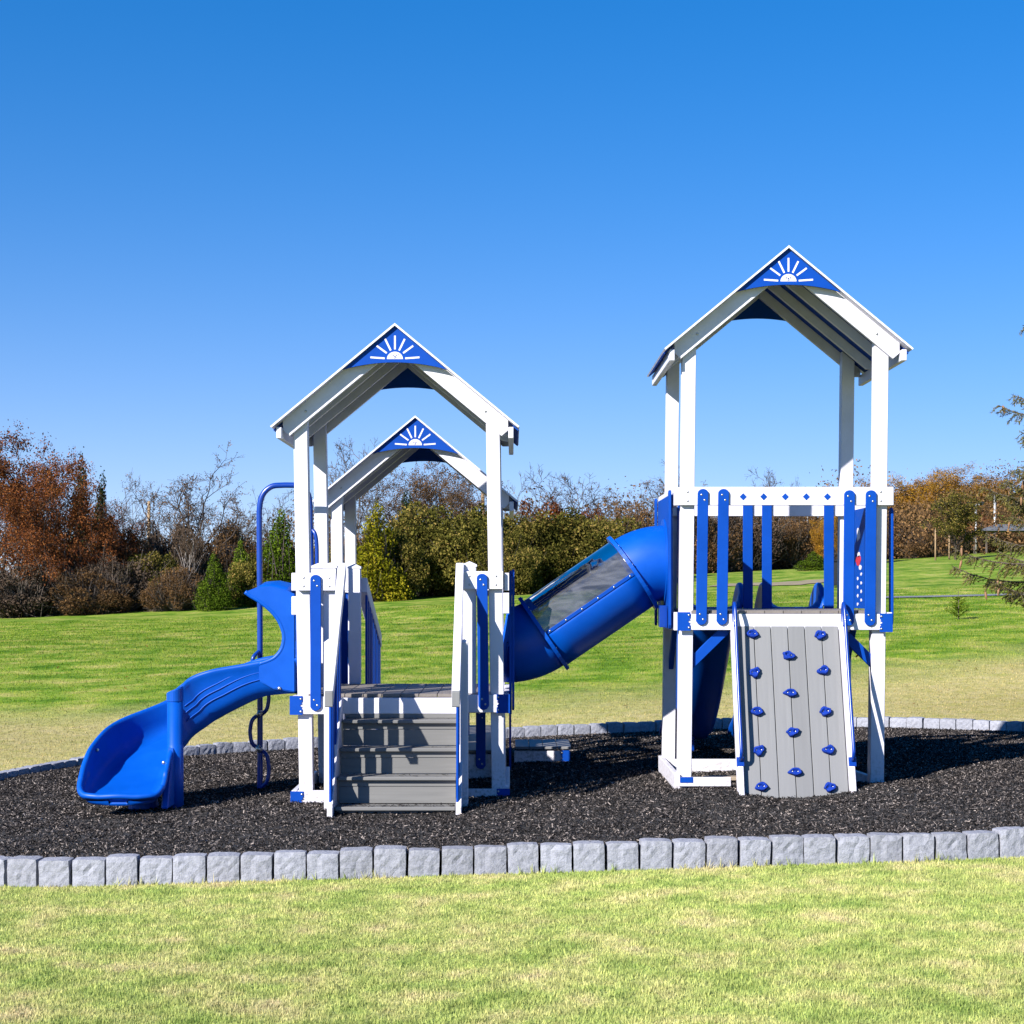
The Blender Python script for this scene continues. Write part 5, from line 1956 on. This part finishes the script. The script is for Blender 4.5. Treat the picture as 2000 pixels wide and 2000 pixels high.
proto_bush('cedar', 221, 4.0, 1.25, M['lf_cedar'], 14000, 0.055, M['bark_d'], 40, True)
proto_bush('cedar2', 227, 4.0, 1.35, M['lf_yelgr'], 14000, 0.055, M['bark_d'], 36, True)
proto_bush('pine', 231, 8.5, 1.9, M['lf_pine'], 12000, 0.10, M['bark_d'], 36, True)
proto_bush('rustbush', 241, 3.6, 2.2, M['lf_rust'], 14000, 0.058, M['bark_d'], 36, twigs=500)

KIND = {'rust': 'rust_tree', 'rust2': 'rust_tree', 'sparse': 'bare_tree', 'leafy': 'brown_tree', 'bare': 'bare_tree', 'bare2': 'bare_tree', 'birch': 'birch_tree',
        'orange': 'orange_tree', 'lawntree': 'lawn_tree', 'olive': 'olive_bush', 'olive2': 'olive_bush', 'brush': 'brown_thicket', 'brush2': 'twiggy_thicket',
        'cedar': 'cedar_tree', 'cedar2': 'yellow_cedar', 'pine': 'pine_tree', 'rustbush': 'rust_bush'}
BUSHY = ('olive', 'olive2', 'brush', 'brush2', 'rustbush')


def plant(key, px, top, Y, wpx, label, sink=0.05):
    """a tree whose crown is centred on photo column px, tops out at row `top`, wpx wide, standing at depth Y"""
    pr = PROTO[key]
    s_ = F / (Y - CAMY)
    x = (px - 1000) / s_
    zb = float(ground(x, Y)) - sink
    h = CAMZ + (1150 - top) / s_ - zb
    kz = h / pr['H']
    kx = (wpx / s_ / 2) / pr['Rr']
    root = empty(KIND[key], (x, Y, zb))
    rnd = random.Random(int(px * 7 + Y * 13))
    rz = rnd.uniform(0, 6.28)
    nm = ['stems', 'foliage'] if len(pr['meshes']) == 2 and (key in BUSHY or key.startswith('cedar') or key == 'pine') else ['trunk', 'twigs', 'foliage']
    for m, n_ in zip(pr['meshes'], nm):
        o = link(n_, m, root)
        o.scale = (kx, kx, kz)
        o.rotation_euler = (0, 0, rz)
    tag(root, label, 'bush' if key in BUSHY else 'tree')
    return root


TREES = [
    # left end
    ('rust', 25, 852, 60, 330, 'tall dark rust-red tree at the far left edge'),
    ('rust2', 108, 900, 57, 240, 'wide orange-brown tree beside the tallest rust tree on the left'),
    ('rust2', 212, 985, 62, 170, 'smaller rust-brown tree right of the wide orange-brown one'),
    ('pine', 158, 912, 66, 80, 'dark green pine top rising behind the rust trees on the left'),
    ('pine', 200, 945, 68, 75, 'lower dark pine top just right of the taller pine on the left'),
    ('sparse', 380, 893, 68, 290, 'spreading tree with few brown leaves left of the blue arch pole'),
    ('bare', 255, 935, 82, 190, 'thin bare tree between the pine tops and the spreading tree'),
    ('bare2', 455, 985, 78, 170, 'small bare tree close right of the spreading leafy-brown tree'),
    ('birch', 368, 1010, 57, 120, 'pale-trunked birch clump in front of the brown thicket on the left'),
    ('brush', 265, 1045, 63, 150, 'brown thicket right of the rust trees on the left'),
    ('brush2', 340, 1025, 65, 150, 'grey-brown twiggy thicket behind the birch clump'),
    ('brush', 445, 1025, 68, 150, 'brown thicket below the spreading tree, left of the arch pole'),
    ('olive', 290, 1085, 58, 150, 'olive bush at the lawn edge left of the birch clump'),
    ('brush', 110, 1075, 59, 190, 'brown thicket in the gap under the two big rust trees'),
    ('brush2', 225, 1090, 57, 150, 'grey-brown thicket left of the olive bush on the left'),
    ('brush', 340, 1110, 56, 130, 'brown thicket right at the feet of the birch clump'),
    ('olive2', 500, 1090, 57, 110, 'olive bush at the lawn edge just left of the arch pole foot'),
    ('brush2', 45, 1110, 56, 190, 'low twiggy thicket at the foot of the leftmost tree'),
    ('brush', 175, 1115, 56, 170, 'low brown thicket at the foot of the wide orange-brown tree'),
    ('cedar', 418, 1090, 55, 80, 'small bright green cedar right of the birch clump'),
    ('cedar', 470, 1065, 57, 75, 'green cedar next to the small bright one, left of the arch pole'),
    ('cedar', 548, 1010, 57, 115, 'tall green cedar between the arch pole and the left tower'),
    ('bare', 525, 965, 80, 200, 'bare tree behind the arch pole'),
    ('olive2', 600, 1060, 58, 120, 'olive bush behind the left tower posts'),
    # behind the left tower
    ('bare2', 700, 858, 74, 200, 'tall thin bare tree seen beside the roof of the rear tower'),
    ('bare', 640, 920, 76, 190, 'bare tree seen between the left tower posts'),
    ('leafy', 800, 915, 78, 190, 'brown-leaved tree at the left under the rear roof arch'),
    ('leafy', 855, 895, 80, 200, 'brown-leaved tree in the middle under the rear roof arch'),
    ('leafy', 915, 915, 76, 180, 'brown-leaved tree at the right under the rear roof arch'),
    ('pine', 795, 975, 72, 90, 'dark evergreen behind the yellow-green cedar'),
    ('cedar2', 737, 998, 57, 130, 'yellow-green cedar seen through the left tower'),
    ('olive', 830, 995, 61, 260, 'broad olive-brown bush right of the yellow-green cedar'),
    ('olive2', 930, 1002, 60, 220, 'olive-brown bush behind the right post of the left tower'),
    ('brush', 690, 1045, 64, 150, 'brown thicket left of the yellow-green cedar'),
    ('olive2', 775, 1050, 58, 130, 'lower olive bush squeezed between the yellow-green cedar and the broad bush'),
    ('olive', 985, 1040, 58, 150, 'low olive bush at the foot of the left tower right post'),
    # middle
    ('bare', 1055, 918, 72, 230, 'fan-shaped bare tree right of the left tower roof'),
    ('bare2', 1128, 925, 74, 220, 'bare tree above the tunnel, left of a dead stub'),
    ('bare', 1218, 955, 80, 150, 'small bare tree above the upper tunnel elbow'),
    ('rustbush', 1075, 985, 70, 150, 'reddish brush below the fan-shaped bare tree'),
    ('rustbush', 1150, 1000, 70, 110, 'reddish brush above the clear tunnel window'),
    ('olive', 1035, 1010, 60, 220, 'dark olive bush just right of the left tower'),
    ('olive2', 1115, 1008, 61, 220, 'olive bush behind the clear tunnel window'),
    ('olive', 1195, 1015, 62, 200, 'olive-brown bush behind the upper tunnel elbow'),
    ('brush', 1255, 990, 66, 130, 'brown thicket just left of the right tower'),
    # behind the right tower
    ('sparse', 1320, 908, 74, 230, 'wide sparse tree split by the left posts of the right tower'),
    ('bare2', 1500, 915, 92, 120, 'bare tree top above the diamond rail'),
    ('bare', 1560, 938, 100, 70, 'faint bare treetop above the right half of the diamond rail'),
    ('brush', 1375, 1005, 76, 160, 'brown thicket left inside the right tower'),
    ('brush2', 1450, 1000, 78, 160, 'grey thicket behind the pair of rear slats'),
    ('leafy', 1420, 985, 84, 160, 'brown-leaved tree seen under the diamond rail at left'),
    ('leafy', 1545, 985, 86, 180, 'brown-leaved tree seen under the diamond rail in the middle'),
    ('brush', 1540, 1020, 80, 150, 'brown thicket behind the entry of the rear slides'),
    ('orange', 1612, 1005, 78, 70, 'orange-leaved tree seen through the right tower'),
    ('brush2', 1660, 1005, 84, 130, 'grey thicket at the right edge of the right tower'),
    ('cedar', 1590, 1080, 66, 75, 'small green cedar with broken branches seen through the right tower'),
    # right hillside
    ('orange', 1700, 940, 112, 80, 'yellow-brown treetop just left of the right tower corner'),
    ('orange', 1770, 938, 130, 150, 'orange-brown tree on the hillside next to the right tower'),
    ('orange', 1815, 925, 140, 130, 'yellow tree on the ridge, second from the right tower'),
    ('orange', 1865, 916, 145, 140, 'highest orange tree on the ridge'),
    ('orange', 1920, 936, 140, 130, 'orange tree on the ridge left of the spruce'),
    ('orange', 1965, 945, 150, 100, 'orange tree on the ridge behind the spruce'),
    ('leafy', 1745, 985, 110, 150, 'brown tree below the ridge beside the right tower'),
    ('leafy', 1800, 980, 116, 150, 'brown tree below the yellow ridge tree'),
    ('leafy', 1925, 985, 112, 150, 'brown tree left of the spruce below the ridge'),
    ('rustbush', 1905, 1000, 105, 80, 'rust bush beside the light pole'),
    ('brush', 1750, 1020, 92, 110, 'brown thicket at the lawn edge beside the right tower'),
    ('brush', 1810, 1030, 90, 110, 'brown thicket at the lawn edge left of the round lawn tree'),
    ('brush2', 1890, 1040, 94, 100, 'grey thicket behind the round lawn tree'),
    ('brush', 1965, 1035, 94, 110, 'brown thicket behind the far shelter'),
    ('lawntree', 1866, 965, 78, 112, 'round green-brown tree with a bare trunk on the right lawn'),
]
for t in TREES:
    plant(*t)


# continuous far wood: nobody could count it
def far_wood():
    rs = np.random.RandomState(77)
    n = 60000
    x = rs.uniform(-48, 60, n)
    Y = rs.uniform(86, 100, n)
    top = 3.6 + 1.1 * np.sin(x * 0.35) + 0.8 * np.sin(x * 0.9 + 1) + 0.6 * rs.normal(size=n)
    z = ground(x, Y) + np.abs(top) * rs.uniform(0, 1, n) ** 0.8
    C = np.stack([x, Y, z], 1)
    tint = np.clip(rs.beta(2, 2, n) + 0.25 * np.sin(x * 1.3) * np.cos(z * 1.1), 0, 1)
    me = soup('woodland', quads(C, 0.10, rs), None, M['lf_brown'], tint, 4)
    tag(link('woodland', me), 'continuous brown autumn wood far behind the lawn', 'woods', kind='stuff')
    # hillside wood on the right
    n = 65000
    x = rs.uniform(24, 75, n); Y = rs.uniform(118, 170, n)
    z = ground(x, Y) + rs.uniform(0, 1, n) ** 0.7 * (3.5 + 1.2 * np.sin(x * 0.5) + rs.normal(0, 0.5, n))
    tint = np.clip(rs.beta(2, 2, n) + 0.3 * np.sin(x * 0.7 + Y * 0.4), 0, 1)
    me = soup('hillside_wood', quads(np.stack([x, Y, z], 1), 0.10, rs), None, M['lf_brown'], tint, 4)
    tag(link('hillside_wood', me), 'brown wooded hillside behind the right lawn', 'woods', kind='stuff')


far_wood()


# ---- near spruce at the right edge
def spruce():
    rs = np.random.RandomState(9)
    X0, Y0 = 8.35, 9.5
    zb = float(ground(X0, Y0)) - 0.05
    root = empty('spruce_tree', (X0, Y0, zb))
    tag(root, 'spruce with drooping twigs and tan cones reaching in from the right edge', 'tree')
    Hh = 8.2
    tv, tf = tube_arrays([(0, 0, 0), (0.03, 0, 2), (0, 0.02, 5), (0, 0, Hh)], [0.15, 0.12, 0.07, 0.01], 10)
    link('trunk', mesh_from('trunk', tv, tf, M['bark'], True), root)
    segs, C, D_, Ln, cones = [], [], [], [], []
    z = 1.75
    while z < Hh - 0.3:
        q = z / Hh
        R0 = 2.45 * (1 - q) ** 0.75 + 0.12
        nb = 7 if q < 0.7 else 5
        a0 = rs.uniform(0, 6.28)
        for b in range(nb):
            a = a0 + 2 * math.pi * b / nb + rs.uniform(-0.25, 0.25)
            L = R0 * rs.uniform(0.75, 1.15)
            d = np.array([math.cos(a), math.sin(a), 0])
            pts = []
            n = 9
            for i in range(n + 1):
                t = i / n
                pts.append(d * L * t + np.array([0, 0, z + L * (-0.42 * t + 0.38 * t * t * t) + 0.08 * L * math.sin(2.5 * t)]))
            for i in range(n):
                segs.append((tuple(pts[i]), tuple(pts[i + 1]), 0.020 * (1 - i / n) + 0.004, 0.020 * (1 - (i + 1) / n) + 0.004))
            side = np.array([-d[1], d[0], 0])
            for i in range(2, n + 1):
                t = i / n
                for s_ in (-1, 1):
                    for rep in range(6 if z < 3.4 else 4):
                        base = pts[i - 1] + (pts[i] - pts[i - 1]) * rs.uniform(0, 1)
                        tl = 0.42 * (1.15 - t) * rs.uniform(0.6, 1.2) + 0.07
                        dr = side * s_ * rs.uniform(0.1, 0.9) + d * rs.uniform(0.2, 0.9) + np.array([0, 0, -rs.uniform(0.1, 1.1)])
                        dr /= np.linalg.norm(dr)
                        segs.append((tuple(base), tuple(base + dr * tl), 0.0045, 0.002))
                        m = int(tl / 0.0080)
                        u = np.linspace(0.0, 1, m)
                        C.append(base + dr * tl * u[:, None]); D_.append(np.tile(dr, (m, 1)))
                        if t > 0.6 and rs.uniform() < 0.035:
                            cones.append(base + dr * tl * 0.9)
                m = 30
                u = np.linspace(0, 1, m)
                C.append(pts[i - 1] + (pts[i] - pts[i - 1]) * u[:, None]); D_.append(np.tile((pts[i] - pts[i - 1]) / np.linalg.norm(pts[i] - pts[i - 1]), (m, 1)))
            tip = pts[-1]
            for s_ in range(2):
                if rs.uniform() < 0.3: cones.append(tip - d * rs.uniform(0.03, 0.25) + side * rs.uniform(-0.06, 0.06))
        z += rs.uniform(0.17, 0.25) if z < 4.2 else rs.uniform(0.26, 0.36)
    C = np.concatenate(C); D_ = np.concatenate(D_)
    # only the half of the tree that can enter the view or shade it
    keep = (C[:, 0] < -0.5) | ((C[:, 0] < 0.2) & (rs.uniform(0, 1, len(C)) < 0.35))
    C, D_ = C[keep], D_[keep]
    n = len(C)
    r = rs.normal(size=(n, 3)); r -= D_ * (r * D_).sum(1)[:, None]; r /= np.linalg.norm(r, axis=1)[:, None]
    dirn = r * 0.75 + D_ * 0.66
    w = np.cross(dirn, rs.normal(size=(n, 3))); w /= np.linalg.norm(w, axis=1)[:, None]
    ln = rs.uniform(0.028, 0.052, n)[:, None]
    V = np.stack([C - w * 0.0062, C + w * 0.0062, C + dirn * ln], 1).reshape(-1, 3)
    link('needles', soup('needles', V, None, M['lf_spruce'], rs.beta(2, 2, n), 3), root)
    link('branches', soup('branches', tris_from_segs([s_ for s_ in segs if s_[0][0] < 1.2], 4), None, M['bark'], None, 4), root)
    prof = [(0.004, 0), (0.014, -0.012), (0.018, -0.04), (0.016, -0.08), (0.010, -0.112), (0.002, -0.125)]
    cv, cf = tube_arrays([(0, 0, p[1]) for p in prof], [p[0] for p in prof], 8)
    cm = mesh_from('cone', cv, cf, M['cone'], True)
    k = 0
    for c in cones:
        if c[0] < -0.35 and k < 120:
            o = link('cone', cm, root)
            o.location = c
            o.rotation_euler = (rs.normal(0, 0.15), rs.normal(0, 0.15), rs.uniform(0, 6))
            k += 1


spruce()


# ---- young pine on the lawn
def sapling():
    x, Y = 11.9, 31.0
    zb = float(ground(x, Y))
    root = empty('pine_sapling', (x, Y, zb))
    tag(root, 'small young pine with a thin leader alone on the right lawn', 'sapling')
    rs = np.random.RandomState(4)
    v, f = tube_arrays([(0, 0, 0), (0.01, 0, 0.4), (0, 0, 0.78)], [0.02, 0.012, 0.004], 6)
    link('trunk', mesh_from('trunk', v, f, M['bark'], True), root)
    C = []
    for k in range(70):
        z = 0.06 + 0.5 * rs.uniform() ** 1.4; a = rs.uniform(0, 6.28); L = 0.5 * (0.68 - z) + 0.06
        d = np.array([math.cos(a), math.sin(a), 0.5])
        C.append(np.array([0, 0, z]) + d * L * np.linspace(0.1, 1, 24)[:, None])
    C.append(np.array([0, 0, 1.0]) * np.linspace(0.4, 0.8, 14)[:, None])
    C = np.concatenate(C)
    link('needles', soup('needles', quads(C, 0.035, rs, asp=0.2), None, M['lf_cedar'], rs.uniform(0.3, 1, len(C)), 4), root)


sapling()


# ---- poles, wires and the far corner of the field
def pole(px, top, Y, r, label, mat, name, cat, arm=False):
    s_ = F / (Y - CAMY); x = (px - 1000) / s_
    zb = float(ground(x, Y)) - 0.2
    zt = CAMZ + (1150 - top) / s_
    root = empty(name, (x, Y, zb))
    tag(root, label, cat)
    v, f = tube_arrays([(0, 0, 0), (0, 0, (zt - zb) * 0.5), (0, 0, zt - zb)], [r * 1.15, r, r * 0.85], 10)
    link('shaft', mesh_from('shaft', v, f, mat, True), root)
    if arm:
        box('lamp_arm', root, M['galv'], (-0.45, -0.04, zt - zb - 0.06), (0.45, 0.04, zt - zb + 0.02))
        for sx in (-0.36, 0.36):
            box('lamp_head', root, M['dark'], (sx - 0.16, -0.16, zt - zb + 0.021), (sx + 0.16, 0.16, zt - zb + 0.16), 0.02)
    else:
        box('pole_cap', root, mat, (-r * 0.6, -r * 0.6, zt - zb), (r * 0.6, r * 0.6, zt - zb + 0.04), 0.01)
    return x, zt


pole(291, 980, 80, 0.10, 'bare wooden pole between the pine tops and the spreading tree', M['wood'], 'wooden_pole', 'pole')
pole(943, 940, 84, 0.12, 'wooden pole beside the right post of the left tower', M['wood'], 'wooden_pole', 'pole')
pole(1577, 1000, 95, 0.06, 'pale thin pole seen under the diamond rail', M['galv'], 'metal_pole', 'pole')
pole(1906, 985, 92, 0.07, 'light pole with twin lamp heads right of the round lawn tree', M['galv'], 'light_pole', 'light pole', True)
pole(1943, 968, 95, 0.09, 'pale pole next to the spruce', M['galv'], 'metal_pole', 'pole')
pole(1827, 1035, 80, 0.045, 'tan stake left of the round lawn tree', M['wood'], 'wooden_stake', 'stake')
pole(1854, 1040, 80, 0.045, 'tan stake close beside the trunk of the round lawn tree', M['wood'], 'wooden_stake', 'stake')


def wire(p0, p1, sag, label, Y=100):
    a, b = W(p0[0], p0[1], Y), W(p1[0], p1[1], Y + 6)
    pts = []
    for i in range(15):
        t = i / 14
        q = a.lerp(b, t)
        q.z -= sag * 4 * t * (1 - t)
        pts.append(tuple(q))
    v, f = tube_arrays(pts, 0.012, 5)
    tag(link('power_line', mesh_from('power_line', v, f, M['dark'], True)), label, 'power line')


wire((1580, 958), (2080, 920), 0.3, 'uppermost power line above the right hillside')
wire((1580, 975), (2080, 936), 0.3, 'middle power line across the right hillside')
wire((1580, 985), (2080, 962), 0.4, 'lowest power line across the right hillside')


def far_corner():
    # open-sided grey shelter
    Y = 89.0
    c = W(1990, 1062, Y)
    zb = float(ground(c.x, Y))
    root = empty('field_shelter', (c.x, Y, zb))
    tag(root, 'low grey open shelter far behind the spruce', 'shelter')
    h = 1.25
    v = [(-2.6, -1.5, h), (2.6, -1.5, h), (2.6, 1.5, h), (-2.6, 1.5, h), (-1.4, 0, h + 0.45), (1.4, 0, h + 0.45)]
    f = [(0, 1, 5, 4), (1, 2, 5), (2, 3, 4, 5), (3, 0, 4), (0, 3, 2, 1)]
    link('shelter_roof', mesh_from('shelter_roof', v, f, M['greyroof']), root)
    for sx in (-2.4, 2.4):
        for sy in (-1.3, 1.3):
            box('shelter_post', root, M['bark'], (sx - 0.05, sy - 0.05, -0.1), (sx + 0.05, sy + 0.05, h))
    # dark bin on the lawn seen behind the right tower
    Y = 52.0
    c = W(1637, 1172, Y)
    zb = float(ground(c.x, Y))
    root = empty('black_bin', (c.x, Y, zb))
    tag(root, 'black wheeled bin on the lawn seen beside the right tower post', 'bin')
    prism('bin_body', root, M['dark'], [(-0.27, 0.06), (0.27, 0.06), (0.33, 1.0), (-0.33, 1.0)], 'y', -0.33, 0.33, 0.03)
    prism('bin_lid', root, M['dark'], [(-0.36, 1.003), (0.36, 1.003), (0.32, 1.09), (-0.32, 1.09)], 'y', -0.36, 0.36, 0.02)
    for sx in (-0.25, 0.25):
        v, f = tube_arrays([(sx - 0.04, 0.25, 0.11), (sx + 0.04, 0.25, 0.11)], 0.12, 14)
        link('bin_wheel', mesh_from('bin_wheel', v, f, M['tyre'], True), root)


far_corner()


def strip(name, pts, w, mat, dz=0.03):
    v, f = [], []
    ws = w if isinstance(w, list) else [w] * len(pts)
    for i, (x, y) in enumerate(pts):
        w = ws[i]
        for k in (-1, 0, 1):
            v.append((x, y + k * w / 2, float(ground(x, y + k * w / 2)) + dz))
    for i in range(len(pts) - 1):
        for k in range(2):
            f.append((3 * i + k, 3 * (i + 1) + k, 3 * (i + 1) + k + 1, 3 * i + k + 1))
    tag(link(name, mesh_from(name, v, f, mat, True)), kind='structure')


strip('footpath', [(12 + 0.5 * i, 44.0 + 0.03 * i) for i in range(40)], 1.0, M['asph'])
strip('dirt_track', [(8.2 + 0.4 * i, 56.0 + 0.5 * math.sin(i * 0.6)) for i in range(16)], [0.3, 1.2, 2.2, 2.6, 2.0, 2.8, 3.2, 2.4, 2.8, 3.0, 2.2, 2.6, 2.0, 1.6, 0.9, 0.2], M['dirt'])
